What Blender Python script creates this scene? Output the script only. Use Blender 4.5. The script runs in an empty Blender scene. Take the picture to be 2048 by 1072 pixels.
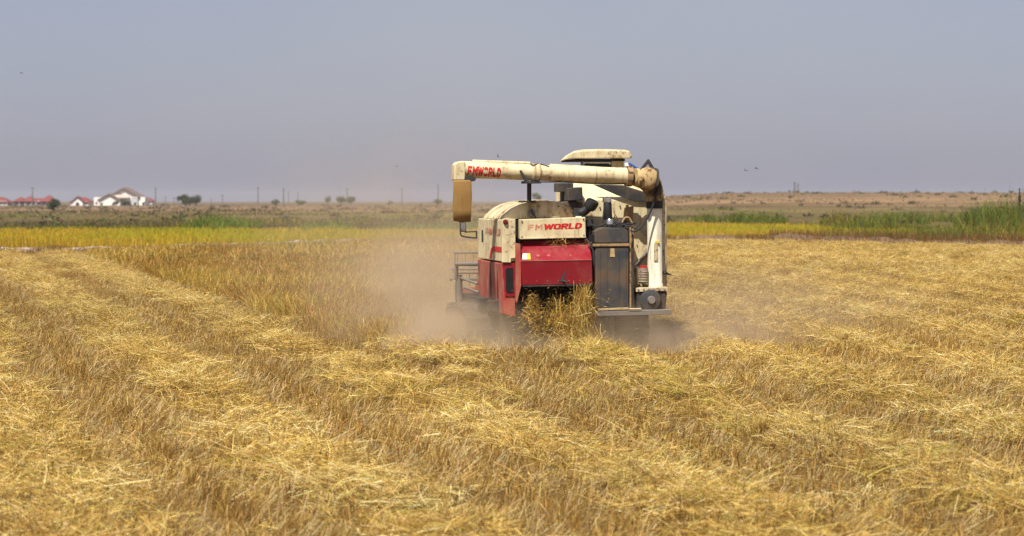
import bpy, bmesh, math, random
import numpy as np
from mathutils import Vector, Matrix

R = math.radians
rng = np.random.default_rng(7)
random.seed(7)
sc = bpy.context.scene
COL = sc.collection

# ------------------------------------------------------------------ camera
F = 3982.0            # focal length in photograph pixels (70 mm on a 36 mm sensor)
CAMZ = 2.2
HOR = 400.0           # eye level in the photograph
cam_d = bpy.data.cameras.new('camera'); cam = bpy.data.objects.new('camera', cam_d); COL.objects.link(cam)
cam_d.sensor_width = 36; cam_d.lens = 70; cam_d.clip_start = 0.1; cam_d.clip_end = 6000
cam_d.shift_y = -(536 - HOR) / 2048
cam.location = (0, 0, CAMZ); cam.rotation_euler = (R(90), 0, 0)
cam_d.dof.use_dof = True; cam_d.dof.focus_distance = 26.5; cam_d.dof.aperture_fstop = 2.4
sc.camera = cam

# ------------------------------------------------------------------ sky, sun, exposure
SUN_EL, SUN_AZ = 59, 206      # azimuth clockwise from +Y: behind the camera, a little to its left
w = bpy.data.worlds.new('World'); sc.world = w; w.use_nodes = True
nt = w.node_tree; nt.nodes.clear()
sky = nt.nodes.new('ShaderNodeTexSky'); sky.sky_type = 'NISHITA'; sky.sun_disc = False
sky.sun_elevation = R(SUN_EL); sky.sun_rotation = R(SUN_AZ); sky.dust_density = 2.0; sky.air_density = 1.0; sky.ozone_density = 2.0
hazec = nt.nodes.new('ShaderNodeMixRGB'); hazec.inputs[0].default_value = 0.60
tcw = nt.nodes.new('ShaderNodeTexCoord'); nw = nt.nodes.new('ShaderNodeTexNoise'); nw.inputs['Scale'].default_value = 5.0; nw.inputs['Detail'].default_value = 4; nw.inputs['Roughness'].default_value = 0.55
rw_ = nt.nodes.new('ShaderNodeValToRGB'); nt.links.new(tcw.outputs['Generated'], nw.inputs['Vector']); nt.links.new(nw.outputs['Fac'], rw_.inputs[0])
e_ = rw_.color_ramp.elements; e_[0].position = 0.32; e_[0].color = (0.422, 0.420, 0.555, 1); e_[1].position = 0.68; e_[1].color = (0.475, 0.452, 0.550, 1)
sc_ = nt.nodes.new('ShaderNodeVectorMath'); sc_.operation = 'SCALE'; sc_.inputs['Scale'].default_value = 10.0; nt.links.new(rw_.outputs[0], sc_.inputs[0]); nt.links.new(sc_.outputs[0], hazec.inputs[2])   # faintly uneven dusty veil over the whole sky
bg = nt.nodes.new('ShaderNodeBackground'); bg.inputs[1].default_value = 0.066
wo = nt.nodes.new('ShaderNodeOutputWorld')
nt.links.new(sky.outputs[0], hazec.inputs[1]); nt.links.new(hazec.outputs[0], bg.inputs[0]); nt.links.new(bg.outputs[0], wo.inputs[0])
sl = bpy.data.lights.new('sun', 'SUN'); so = bpy.data.objects.new('sun', sl); COL.objects.link(so)
sl.energy = 5.0; sl.angle = R(0.6); sl.color = (1.0, 0.945, 0.84)
sd = Vector((math.sin(R(SUN_AZ)) * math.cos(R(SUN_EL)), math.cos(R(SUN_AZ)) * math.cos(R(SUN_EL)), math.sin(R(SUN_EL))))
so.rotation_euler = sd.to_track_quat('Z', 'Y').to_euler(); so.location = (0, 0, 60)
sc.view_settings.view_transform = 'Standard'; sc.view_settings.look = 'None'
sc.view_settings.exposure = 0.60; sc.view_settings.gamma = 1.0; sc.view_settings.use_curve_mapping = False
sc.cycles.use_denoising = True; sc.cycles.denoising_input_passes = 'RGB_ALBEDO_NORMAL'; sc.cycles.denoising_prefilter = 'NONE'
sc.cycles.max_bounces = 6; sc.cycles.diffuse_bounces = 3; sc.cycles.glossy_bounces = 2
sc.cycles.transmission_bounces = 3; sc.cycles.volume_bounces = 1; sc.cycles.transparent_max_bounces = 6
sc.cycles.volume_step_rate = 1.0; sc.cycles.volume_max_steps = 64
sc.cycles.sample_clamp_indirect = 4

# ------------------------------------------------------------------ tagging and mesh helpers
def tag(o, label=None, cat=None, group=None, kind=None):
    if label: o['label'] = label
    if cat: o['category'] = cat
    if group: o['group'] = group
    if kind: o['kind'] = kind
    return o
def empty(name, loc=(0, 0, 0), rz=0.0):
    o = bpy.data.objects.new(name, None); COL.objects.link(o)
    o.location = loc; o.rotation_euler = (0, 0, rz); o.empty_display_size = 0.2
    return o
def link(name, me, mat, parent=None):
    o = bpy.data.objects.new(name, me); COL.objects.link(o)
    if mat is not None:
        me.materials.clear(); me.materials.append(mat)
    if parent is not None: o.parent = parent
    return o
def from_bm(name, bm, mat, parent=None, smooth=True, bevel=0.0, ang=35):
    bmesh.ops.recalc_face_normals(bm, faces=bm.faces)
    me = bpy.data.meshes.new(name); bm.to_mesh(me); bm.free()
    if smooth and len(me.polygons):
        me.polygons.foreach_set('use_smooth', [True] * len(me.polygons)); me.set_sharp_from_angle(angle=R(ang))
    o = link(name, me, mat, parent)
    if bevel > 0:
        b = o.modifiers.new('bevel', 'BEVEL'); b.width = bevel; b.segments = 2; b.limit_method = 'ANGLE'; b.angle_limit = R(40); b.harden_normals = True
    return o
def prism(bm, pts, d):
    """closed polygon pts (3-D, any order) swept by vector d"""
    a = [bm.verts.new(p) for p in pts]; b = [bm.verts.new(Vector(p) + Vector(d)) for p in pts]
    n = len(pts); bm.faces.new(a); bm.faces.new(b[::-1])
    for i in range(n): bm.faces.new((a[i], b[i], b[(i + 1) % n], a[(i + 1) % n]))
def hexa(bm, p):
    """8 points: four rear (a b c d), four front"""
    v = [bm.verts.new(q) for q in p]
    for f in ((0, 1, 2, 3), (7, 6, 5, 4), (0, 4, 5, 1), (1, 5, 6, 2), (2, 6, 7, 3), (3, 7, 4, 0)): bm.faces.new([v[i] for i in f])
def boxb(bm, x0, x1, y0, y1, z0, z1):
    hexa(bm, [(x0, y0, z0), (x1, y0, z0), (x1, y0, z1), (x0, y0, z1), (x0, y1, z0), (x1, y1, z0), (x1, y1, z1), (x0, y1, z1)])
def tubeb(bm, path, rad, n=16, cap=True):
    path = [Vector(p) for p in path]; m = len(path)
    if not hasattr(rad, '__len__'): rad = [rad] * m
    rings = []; prev = None
    for i, p in enumerate(path):
        t = (path[min(i + 1, m - 1)] - path[max(i - 1, 0)])
        if t.length < 1e-9: t = Vector((0, 0, 1))
        t.normalize()
        if prev is None:
            a = Vector((0, 0, 1)) if abs(t.z) < 0.9 else Vector((1, 0, 0))
            u = t.cross(a).normalized()
        else:
            u = (prev - t * prev.dot(t)).normalized()
        prev = u; v = t.cross(u)
        rings.append([bm.verts.new(p + (u * math.cos(k * 2 * math.pi / n) + v * math.sin(k * 2 * math.pi / n)) * rad[i]) for k in range(n)])
    for i in range(m - 1):
        for k in range(n): bm.faces.new((rings[i][k], rings[i][(k + 1) % n], rings[i + 1][(k + 1) % n], rings[i + 1][k]))
    if cap: bm.faces.new(rings[0][::-1]); bm.faces.new(rings[-1])
def curve_pts(ctrl, n=20):
    """Catmull-Rom through control points"""
    c = [Vector(p) for p in ctrl]; c = [c[0] * 2 - c[1]] + c + [c[-1] * 2 - c[-2]]; out = []
    seg = len(c) - 3
    for s in range(seg):
        for k in range(n // seg + 1):
            t = k / (n // seg + 1); a, b, d, e = c[s:s + 4]
            out.append(0.5 * ((2 * b) + (d - a) * t + (2 * a - 5 * b + 4 * d - e) * t * t + (3 * b - a - 3 * d + e) * t ** 3))
    out.append(c[-2]); return out
def np_mesh(name, V, Fq, mat, C=None, parent=None):
    me = bpy.data.meshes.new(name); nv, nf = len(V), len(Fq); k = Fq.shape[1]
    me.vertices.add(nv); me.vertices.foreach_set('co', np.ascontiguousarray(V, np.float32).ravel())
    me.loops.add(nf * k); me.loops.foreach_set('vertex_index', np.ascontiguousarray(Fq, np.int32).ravel())
    me.polygons.add(nf); me.polygons.foreach_set('loop_start', np.arange(0, nf * k, k, dtype=np.int32))
    if C is not None:
        at = me.color_attributes.new('Col', 'FLOAT_COLOR', 'POINT')
        c4 = np.ones((nv, 4), np.float32); c4[:, :3] = C; at.data.foreach_set('color', c4.ravel())
    me.update(calc_edges=True)
    return link(name, me, mat, parent)

# ------------------------------------------------------------------ materials
MATS = {}
def node_mat(name):
    m = bpy.data.materials.new(name); m.use_nodes = True; t = m.node_tree
    b = t.nodes['Principled BSDF']; MATS[name] = m
    return m, t, b
def nnoise(t, scale, detail=5, rough=0.6, coord='Object', vec_scale=None):
    tc = t.nodes.new('ShaderNodeTexCoord'); n = t.nodes.new('ShaderNodeTexNoise')
    n.inputs['Scale'].default_value = scale; n.inputs['Detail'].default_value = detail; n.inputs['Roughness'].default_value = rough
    src = tc.outputs[coord]
    if vec_scale:
        mp = t.nodes.new('ShaderNodeMapping'); mp.inputs['Scale'].default_value = vec_scale
        t.links.new(src, mp.inputs[0]); src = mp.outputs[0]
    t.links.new(src, n.inputs['Vector']); return n.outputs['Fac']
def nramp(t, fac, stops):
    r = t.nodes.new('ShaderNodeValToRGB'); e = r.color_ramp.elements
    while len(e) < len(stops): e.new(0.5)
    for i, (p, c) in enumerate(stops):
        e[i].position = p; e[i].color = (*c, 1) if len(c) == 3 else c
    t.links.new(fac, r.inputs[0]); return r.outputs[0]
def nmix(t, fac, a, b, mode='MIX'):
    m = t.nodes.new('ShaderNodeMixRGB'); m.blend_type = mode
    for i, s in enumerate((fac, a, b)):
        if hasattr(s, 'is_linked'): t.links.new(s, m.inputs[i])
        elif i == 0: m.inputs[0].default_value = s
        else: m.inputs[i].default_value = (*s, 1)
    return m.outputs[0]
def nbump(t, b, fac, strength, dist=0.01):
    n = t.nodes.new('ShaderNodeBump'); n.inputs['Strength'].default_value = strength; n.inputs['Distance'].default_value = dist
    t.links.new(fac, n.inputs['Height']); t.links.new(n.outputs[0], b.inputs['Normal'])
G3 = lambda g: (g, g, g)
def paint(name, col, dirt, rough=0.45, amount=(0.42, 0.66), rust=(0.16, 0.07, 0.03), rust_at=0.635, streak=True, spec=0.4):
    """worn machine paint: dust film, streaks and rust chips of their own shape"""
    m, t, b = node_mat(name)
    n1 = nnoise(t, 2.3, 6, 0.65); n2 = nnoise(t, 9.0, 6, 0.7); n3 = nnoise(t, 6.0, 4, 0.6, vec_scale=(3, 3, 0.35)); n4 = nnoise(t, 24, 4, 0.7)
    c = nmix(t, nramp(t, n2, [(0.3, G3(0)), (0.8, G3(0.35))]), col, tuple(x * 0.82 for x in col))
    c = nmix(t, nramp(t, n1, [(amount[0], G3(0)), (amount[1], G3(0.75))]), c, dirt)
    if streak: c = nmix(t, nramp(t, n3, [(0.52, G3(0)), (0.68, G3(0.55))]), c, tuple(x * 0.6 for x in dirt))
    ad = nmix(t, 0.5, n1, n4)
    c = nmix(t, nramp(t, ad, [(rust_at - 0.08, G3(0)), (rust_at - 0.03, G3(0.85))]), c, rust)
    t.links.new(c, b.inputs['Base Color']); b.inputs['Specular IOR Level'].default_value = spec
    t.links.new(nramp(t, n1, [(0.3, G3(rough)), (0.7, G3(min(0.95, rough + 0.4)))]), b.inputs['Roughness'])
    nbump(t, b, n2, 0.12, 0.004)
    return m
CREAM = paint('cream_paint', (0.66, 0.57, 0.35), (0.42, 0.31, 0.17), 0.42)
CREAM_D = paint('cream_paint_dirty', (0.62, 0.52, 0.33), (0.36, 0.24, 0.12), 0.5, amount=(0.38, 0.62), rust_at=0.62)
WHITE = paint('pale_pipe_paint', (0.76, 0.72, 0.58), (0.50, 0.40, 0.25), 0.35, amount=(0.5, 0.75), rust_at=0.7)
RED = paint('red_paint', (0.225, 0.003, 0.012), (0.27, 0.10, 0.075), 0.32, amount=(0.50, 0.90), rust_at=0.78, streak=False, spec=0.5)
RED_D = paint('red_paint_dusty', (0.34, 0.02, 0.02), (0.36, 0.20, 0.12), 0.6, amount=(0.36, 0.66), rust_at=0.74)
STEEL = paint('blue_grey_steel', (0.034, 0.040, 0.048), (0.125, 0.085, 0.05), 0.45, amount=(0.38, 0.60), rust=(0.15, 0.065, 0.02), rust_at=0.655)
DARK = paint('dark_steel', (0.028, 0.028, 0.030), (0.16, 0.11, 0.07), 0.6, amount=(0.48, 0.75), rust_at=0.66)
GREY = paint('grey_steel', (0.16, 0.15, 0.14), (0.22, 0.15, 0.09), 0.5, amount=(0.42, 0.7), rust_at=0.66)
RUST = paint('rusty_iron', (0.30, 0.18, 0.08), (0.46, 0.34, 0.17), 0.75, amount=(0.40, 0.6), rust=(0.10, 0.045, 0.02), rust_at=0.58)
TAN_IRON = paint('dusty_ochre_iron', (0.46, 0.34, 0.16), (0.30, 0.17, 0.07), 0.7, amount=(0.42, 0.66), rust=(0.10, 0.05, 0.02), rust_at=0.6)
RUBBER = paint('dusty_rubber', (0.022, 0.020, 0.019), (0.17, 0.12, 0.085), 0.8, amount=(0.38, 0.66), rust_at=0.9, streak=False)
BLACK = paint('black_plastic', (0.012, 0.012, 0.013), (0.10, 0.08, 0.06), 0.45, amount=(0.55, 0.85), rust_at=0.9, streak=False)
CANVAS = paint('brown_canvas', (0.25, 0.145, 0.040), (0.20, 0.10, 0.025), 0.85, amount=(0.4, 0.7), rust=(0.14, 0.07, 0.02), rust_at=0.68)
LETTER = paint('red_lettering', (0.50, 0.012, 0.012), (0.60, 0.42, 0.28), 0.45, amount=(0.60, 0.90), rust=(0.55, 0.42, 0.26), rust_at=0.78, streak=False)
LETTER_W = paint('worn_red_lettering', (0.42, 0.05, 0.03), (0.60, 0.46, 0.30), 0.5, amount=(0.38, 0.58), rust=(0.55, 0.42, 0.26), rust_at=0.62, streak=False)
def plain(name, col, rough=0.6, metal=0.0, var=0.15, scale=6.0, spec=0.4):
    m, t, b = node_mat(name)
    c = nmix(t, nramp(t, nnoise(t, scale, 5, 0.65), [(0.3, G3(0)), (0.75, G3(1))]), tuple(x * (1 - var) for x in col), tuple(min(1, x * (1 + var)) for x in col))
    t.links.new(c, b.inputs['Base Color']); b.inputs['Roughness'].default_value = rough; b.inputs['Metallic'].default_value = metal
    b.inputs['Specular IOR Level'].default_value = spec
    return m
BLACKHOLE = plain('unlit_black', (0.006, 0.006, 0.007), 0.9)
CHROME = plain('worn_bright_metal', (0.55, 0.55, 0.54), 0.3, 0.9)
GLASS = plain('mirror_glass', (0.30, 0.31, 0.34), 0.12, 0.6)
LAMP_RED = plain('red_lamp_lens', (0.14, 0.01, 0.008), 0.25)
STICK_W = plain('white_sticker', (0.72, 0.70, 0.62), 0.5)
STICK_Y = plain('yellow_sticker', (0.72, 0.52, 0.05), 0.5)
BLUE = plain('blue_plastic', (0.03, 0.08, 0.35), 0.4)
REDCAP = plain('red_cap', (0.45, 0.03, 0.02), 0.4)
WOODY = plain('pale_timber', (0.42, 0.30, 0.14), 0.8, 0, 0.3, 14)
HOUSE_W = plain('white_render', (0.78, 0.76, 0.72), 0.8, 0, 0.06, 0.6)
HOUSE_G = plain('grey_render', (0.46, 0.45, 0.45), 0.8, 0, 0.1, 0.6)
ROOF_R = plain('red_roof_tiles', (0.165, 0.032, 0.030), 0.7, 0, 0.2, 1.5)
ROOF_B = plain('brown_grey_roof', (0.17, 0.12, 0.10), 0.7, 0, 0.2, 1.5)
PANE = plain('dark_window', (0.03, 0.035, 0.04), 0.15)
POLE = plain('weathered_pole', (0.12, 0.11, 0.10), 0.8)
BARK = plain('bark', (0.10, 0.075, 0.05), 0.9, 0, 0.3, 8)
FEATHER = plain('dark_feather', (0.018, 0.016, 0.018), 0.6, 0, 0.3, 40)
def leafy(name, transl=0.25, rough=0.55, gain=1.0):
    m, t, b = node_mat(name)
    a = t.nodes.new('ShaderNodeAttribute'); a.attribute_name = 'Col'
    t.links.new(a.outputs['Color'], b.inputs['Base Color']); b.inputs['Roughness'].default_value = rough; b.inputs['Specular IOR Level'].default_value = 0.35
    tr = t.nodes.new('ShaderNodeBsdfTranslucent'); t.links.new(a.outputs['Color'], tr.inputs[0])
    mx = t.nodes.new('ShaderNodeMixShader'); mx.inputs[0].default_value = transl
    t.links.new(b.outputs[0], mx.inputs[1]); t.links.new(tr.outputs[0], mx.inputs[2])
    t.links.new(mx.outputs[0], t.nodes['Material Output'].inputs['Surface'])
    return m
STRAW = leafy('straw', 0.18, 0.5); GREENLEAF = leafy('leaf', 0.3, 0.55)

# ground: bare litter near, dry scrub soil further off
gm, t, b = node_mat('field_soil')
geo = t.nodes.new('ShaderNodeNewGeometry'); sep = t.nodes.new('ShaderNodeSeparateXYZ'); t.links.new(geo.outputs['Position'], sep.inputs[0])
n1 = nnoise(t, 0.9, 6, 0.7); n2 = nnoise(t, 26, 5, 0.75); n3 = nnoise(t, 0.008, 8, 0.68, vec_scale=(0.35, 1.0, 1)); n4 = nnoise(t, 60, 3, 0.8)
near = nmix(t, nramp(t, n2, [(0.35, G3(0)), (0.62, G3(1))]), (0.05, 0.027, 0.009), (0.22, 0.13, 0.035))
near = nmix(t, nramp(t, n1, [(0.35, G3(0)), (0.7, G3(0.6))]), near, (0.22, 0.13, 0.04))
fm = t.nodes.new('ShaderNodeMath'); fm.operation = 'MULTIPLY_ADD'; t.links.new(n3, fm.inputs[0]); fm.inputs[1].default_value = 520; t.links.new(sep.outputs['Y'], fm.inputs[2])
fr_ = t.nodes.new('ShaderNodeMapRange'); fr_.inputs[1].default_value = 360; fr_.inputs[2].default_value = 1060; t.links.new(fm.outputs[0], fr_.inputs[0])
far = nramp(t, fr_.outputs[0], [(0.0, (0.075, 0.07, 0.015)), (0.10, (0.06, 0.055, 0.015)), (0.16, (0.14, 0.10, 0.04)), (0.24, (0.085, 0.065, 0.02)), (0.31, (0.17, 0.125, 0.05)), (0.37, (0.075, 0.05, 0.022)), (0.46, (0.27, 0.17, 0.09)), (0.62, (0.15, 0.095, 0.055)), (0.75, (0.22, 0.14, 0.085)), (1.0, (0.13, 0.09, 0.055))])
far = nmix(t, nramp(t, nnoise(t, 0.12, 6, 0.75), [(0.42, G3(0)), (0.62, G3(0.75))]), far, (0.085, 0.058, 0.024))
mr = t.nodes.new('ShaderNodeMapRange'); mr.inputs[1].default_value = 95; mr.inputs[2].default_value = 125; t.links.new(sep.outputs['Y'], mr.inputs[0])
t.links.new(nmix(t, mr.outputs[0], near, far), b.inputs['Base Color']); b.inputs['Roughness'].default_value = 0.95; b.inputs['Specular IOR Level'].default_value = 0.1
nbump(t, b, nmix(t, 0.5, n2, n4), 0.9, 0.03)
bankm, t, b = node_mat('dry_clay')
n1 = nnoise(t, 0.35, 5, 0.6); n2 = nnoise(t, 7, 5, 0.7)
c = nramp(t, n1, [(0.40, (0.12, 0.075, 0.035)), (0.47, (0.30, 0.20, 0.13)), (0.55, (0.50, 0.40, 0.33)), (0.7, (0.40, 0.31, 0.25))])
geo = t.nodes.new('ShaderNodeNewGeometry'); sep = t.nodes.new('ShaderNodeSeparateXYZ'); t.links.new(geo.outputs['Position'], sep.inputs[0])
mr = t.nodes.new('ShaderNodeMapRange'); mr.inputs[1].default_value = -9; mr.inputs[2].default_value = -3; t.links.new(sep.outputs['X'], mr.inputs[0])
c = nmix(t, mr.outputs[0], c, nramp(t, n1, [(0.4, (0.10, 0.06, 0.03)), (0.62, (0.20, 0.125, 0.085))]))
c = nmix(t, nramp(t, n2, [(0.4, G3(0)), (0.7, G3(0.7))]), c, (0.16, 0.095, 0.05))
t.links.new(c, b.inputs['Base Color']); b.inputs['Roughness'].default_value = 0.95; nbump(t, b, n2, 0.8, 0.08)

# ------------------------------------------------------------------ noise and the lie of the land
def vn(x, y, scale, seed=0):
    tb = np.random.default_rng(100 + seed).random((257, 257)); tb[256] = tb[0]; tb[:, 256] = tb[:, 0]
    x = np.asarray(x, float) * scale + 1000.3; y = np.asarray(y, float) * scale + 1000.7
    xi = np.floor(x).astype(int); yi = np.floor(y).astype(int); fx = x - xi; fy = y - yi
    fx = fx * fx * (3 - 2 * fx); fy = fy * fy * (3 - 2 * fy); xi %= 256; yi %= 256
    return (tb[xi, yi] * (1 - fx) + tb[xi + 1, yi] * fx) * (1 - fy) + (tb[xi, yi + 1] * (1 - fx) + tb[xi + 1, yi + 1] * fx) * fy
def fbm(x, y, scale, seed=0, o=3):
    s = 0; a = 1; tot = 0
    for i in range(o): s = s + a * vn(x, y, scale * 2 ** i, seed + i * 7); tot += a; a *= 0.5
    return s / tot
def sstep(a, b_, x):
    q = np.clip((x - a) / (b_ - a), 0, 1); return q * q * (3 - 2 * q)
BANK = np.array([(-45, 77), (-30, 79), (-20, 80.5), (-13, 86), (-7.7, 94), (3, 104), (9, 108), (14, 107), (20, 97), (26, 89), (45, 84)], float)
bankY = lambda x: np.interp(x, BANK[:, 0], BANK[:, 1])
_yt = np.linspace(5, 130, 500); _h = np.tan(R(1) * np.interp(_yt, [5, 15, 24, 130], [15, 15, 6.5, 6.5]))
_ct = -np.concatenate([[0], np.cumsum((_h[1:] + _h[:-1]) / 2 * np.diff(_yt))]); _ct += 1.0 - np.interp(28, _yt, _ct)
TIPX, TIPY = -2.3, 29.5
def zones(x, y):
    """left-lap flag, standing-crop flag, row phase 0..1 (0.5 on the windrow)"""
    wob = (fbm(x, y, 0.18, 3, 2) - 0.5) * 0.7 + (vn(x, y, 0.8, 4) - 0.5) * 0.4
    uL = (x - TIPX + 0.296 * (y - TIPY))
    uR = x - np.interp(y, _yt, _ct)
    left = uL < 0
    pL = ((uL + wob * 0.7) * 0.959 / 2.15) % 1.0
    pR = ((uR + wob * 0.6) / 2.2 + 0.5) % 1.0
    wob2 = (vn(x, y, 0.9, 31) - 0.5) * 0.5
    rightedge = np.where(y < 32.8, -0.85 - 0.12 * (y - 29), 1.75 - 0.075 * (y - 33))
    crop = (uL + wob2 > 0) & (y + wob2 > 29.3) & (x + wob2 * 0.6 < rightedge)
    return left, crop, np.where(left, pL, pR)
def ridge(p): return np.exp(-((p - 0.5) / 0.20) ** 4)
def ground_z(x, y):
    x = np.asarray(x, float); y = np.asarray(y, float)
    left, crop, p = zones(x, y)
    fade = 1 - sstep(70, 105, y)
    z = (0.105 * ridge(p) * (0.3 + 1.3 * fbm(x, y, 0.7, 11, 2)) * (~crop) + 0.08 * (fbm(x, y, 1.3, 21, 3) - 0.5)) * fade
    # heap in front of the uncut corner and the fresh windrow behind the machine
    z = z + 0.20 * np.exp(-(((x + 0.3) / 1.3) ** 2 + ((y - 25.6) / 1.0) ** 2)) + 0.10 * np.exp(-(((x - 1.05) / 0.5) ** 2 + ((y - 26.6) / 1.3) ** 2))
    far = 4.4 * sstep(230, 620, y) * sstep(-0.02, 0.13, x / np.maximum(y, 1)) + 0.5 * (fbm(x, y, 0.03, 41, 3) - 0.5) * sstep(130, 260, y)
    return z + far

ys = np.concatenate([np.arange(-20, 9, 2.0), np.arange(9, 32, 0.14), np.arange(32, 60, 0.3), np.arange(60, 112, 0.8), np.geomspace(112, 2400, 90)])
us = np.linspace(-1, 1, 181); us = np.sign(us) * (0.55 * np.abs(us) + 0.45 * np.abs(us) ** 3)
yy, uu = np.meshgrid(ys, us, indexing='ij'); xx = uu * (9 + 0.55 * np.maximum(yy, 0))
V = np.stack([xx, yy, ground_z(xx, yy)], -1).reshape(-1, 3); nx = len(us)
ii = (np.arange(len(ys) - 1)[:, None] * nx + np.arange(nx - 1)[None]).ravel()
g = np_mesh('ground', V, np.stack([ii, ii + 1, ii + 1 + nx, ii + nx], 1), gm)
g.data.polygons.foreach_set('use_smooth', [True] * len(g.data.polygons))
tag(g, 'straw littered harvested field running out to dry scrub land', 'ground', kind='structure')

# low clay bank between the harvested field and the plots behind
bx = np.arange(-44, 44, 0.35); prof = np.linspace(-1.2, 1.2, 13)
by = bankY(bx); BX, PR = np.meshgrid(bx, prof, indexing='ij')
BYY = by[:, None] + PR + 0.5 * (fbm(BX, PR, 0.5, 61, 2) - 0.5)
BZ = (0.10 + 0.44 * fbm(BX, BYY, 0.45, 62, 3)) * np.clip(1 - (PR / 1.2) ** 2, 0, 1) + 0.14 * (vn(BX, BYY, 2.2, 63) - 0.5) - 0.06
Vb = np.stack([BX, BYY, BZ], -1).reshape(-1, 3); ii = (np.arange(len(bx) - 1)[:, None] * 13 + np.arange(12)[None]).ravel()
bo = np_mesh('earth_bank', Vb, np.stack([ii, ii + 13, ii + 14, ii + 1], 1), bankm)
tag(bo, 'low pale clay bank along the far edge of the harvested field', 'bank', kind='structure')

# ------------------------------------------------------------------ strands: straw, stubble, crop, reeds, scrub
def norm(v): return v / np.maximum(np.linalg.norm(v, axis=-1, keepdims=True), 1e-9)
def ribbons(P, D, L, W, C, segs=1, bend=None, tip=0.5):
    n = len(P); D = norm(D); side = norm(np.cross(D, rng.normal(size=(n, 3)))) * (W / 2)[:, None]
    V = np.empty((n, segs + 1, 2, 3), np.float32)
    for k in range(segs + 1):
        s = k / segs; c = P + D * (L * s)[:, None]
        if bend is not None: c = c + bend * ((L * s * s)[:, None])
        q = 1 - (1 - tip) * s
        V[:, k, 0] = c - side * q; V[:, k, 1] = c + side * q
    base = (np.arange(n) * (segs + 1) * 2)[:, None] + (np.arange(segs) * 2)[None]; base = base.ravel()
    Fq = np.stack([base, base + 1, base + 3, base + 2], 1)
    return V.reshape(-1, 3), Fq, np.repeat(C, (segs + 1) * 2, axis=0)
class Mass:
    def __init__(s): s.v = []; s.f = []; s.c = []; s.n = 0
    def add(s, r):
        v, f, c = r; s.v.append(v); s.f.append(f + s.n); s.c.append(c); s.n += len(v)
    def build(s, name, mat, label, cat):
        o = np_mesh(name, np.concatenate(s.v), np.concatenate(s.f), mat, np.concatenate(s.c))
        return tag(o, label, cat, kind='stuff')
    def tris(s): return 2 * sum(len(f) for f in s.f)
def mixpal(n, pal, wts, jit=0.18):
    pal = np.array(pal); c = pal[rng.choice(len(pal), n, p=np.array(wts) / sum(wts))]
    return np.clip(c * (1 + rng.normal(0, jit, (n, 1))) * (1 + rng.normal(0, 0.05, (n, 3))), 0.004, 0.85)
def scatter(y0, y1, dens, half=0.30, pad=1.6):
    xm = y1 * half + pad; n = int(dens * (y1 - y0) * 2 * xm)
    x = rng.uniform(-xm, xm, n); y = rng.uniform(y0, y1, n)
    k = np.abs(x) < y * half + pad; return x[k], y[k]
def keep(arrs, k): return [a[k] for a in arrs]
STRAW_PAL = [(0.68, 0.485, 0.145), (0.56, 0.365, 0.080), (0.36, 0.205, 0.036), (0.12, 0.058, 0.012), (0.36, 0.32, 0.045), (0.82, 0.64, 0.30)]
crop = Mass(); straw = Mass()
# tufts that are strewn over the field: curved straw mats, upright cut hills, hills crushed by the tracks
def straw_tuft(n, pal_w, rad=0.27, thick=0.075, main=None):
    q = rng.random(n) ** 0.6 * rad; a = rng.uniform(0, 6.28, n); m0 = rng.uniform(0, 6.28)
    az = np.where(rng.random(n) < 0.5, m0 + rng.normal(0, 0.45, n), rng.uniform(0, 6.28, n)); el = rng.normal(0.14, 0.30, n)
    D = np.stack([np.cos(az) * np.cos(el), np.sin(az) * np.cos(el), np.sin(el)], 1)
    L = np.where(rng.random(n) < 0.35, rng.uniform(0.03, 0.10, n), rng.uniform(0.10, 0.35, n))
    P = np.stack([np.cos(a) * q, np.sin(a) * q, rng.random(n) ** 1.2 * thick * (1.15 - q / rad * 0.8)], 1) - D * (L * 0.4)[:, None]
    P[:, 2] = np.maximum(P[:, 2], -0.01)
    bend = np.stack([rng.normal(0, 0.28, n), rng.normal(0, 0.28, n), -np.abs(rng.normal(0.12, 0.22, n))], 1)
    W = rng.uniform(0.0027, 0.0048, n); lf = rng.random(n) < 0.10; W[lf] *= 1.5
    return ribbons(P, D, L, W, mixpal(n, STRAW_PAL, pal_w, 0.22), 3, bend, 0.55)
def stub_tuft(n, crushed):
    a = rng.uniform(0, 6.28, n); q = rng.random(n) ** 0.7 * (0.055 if not crushed else 0.10); az = rng.normal(1.57, 0.35, n) if crushed else rng.uniform(0, 6.28, n)
    ln = np.abs(rng.normal(0.95, 0.35, n)) if crushed else np.abs(rng.normal(0.16, 0.16, n)); D = np.stack([np.cos(az) * np.sin(ln), np.sin(az) * np.sin(ln), np.cos(ln)], 1)
    pal_ = [(0.76, 0.59, 0.29), (0.62, 0.44, 0.16), (0.46, 0.28, 0.08), (0.28, 0.15, 0.04)] if crushed else [(0.57, 0.385, 0.115), (0.40, 0.235, 0.052), (0.25, 0.125, 0.024), (0.105, 0.048, 0.010)]
    C = mixpal(n, pal_, [0.34, 0.32, 0.22, 0.12] if crushed else [0.24, 0.30, 0.28, 0.18], 0.2)
    bend = np.stack([rng.normal(0, 0.12, n), rng.normal(0, 0.12, n), -np.abs(rng.normal(0, 0.1, n))], 1)
    return ribbons(np.stack([np.cos(a) * q, np.sin(a) * q, np.full(n, -0.01)], 1), D, rng.uniform(0.05, 0.17, n) * (1.4 if crushed else 1.0), rng.uniform(0.0028, 0.0055, n), C, 2, bend, 0.8)
def make_sources(cname, items, mat):
    c = bpy.data.collections.new(cname)
    for i, (v, f, k) in enumerate(items):
        o = np_mesh('%s_%02d' % (cname, i), v, f, mat, k); COL.objects.unlink(o); c.objects.link(o)
    return c
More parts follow.
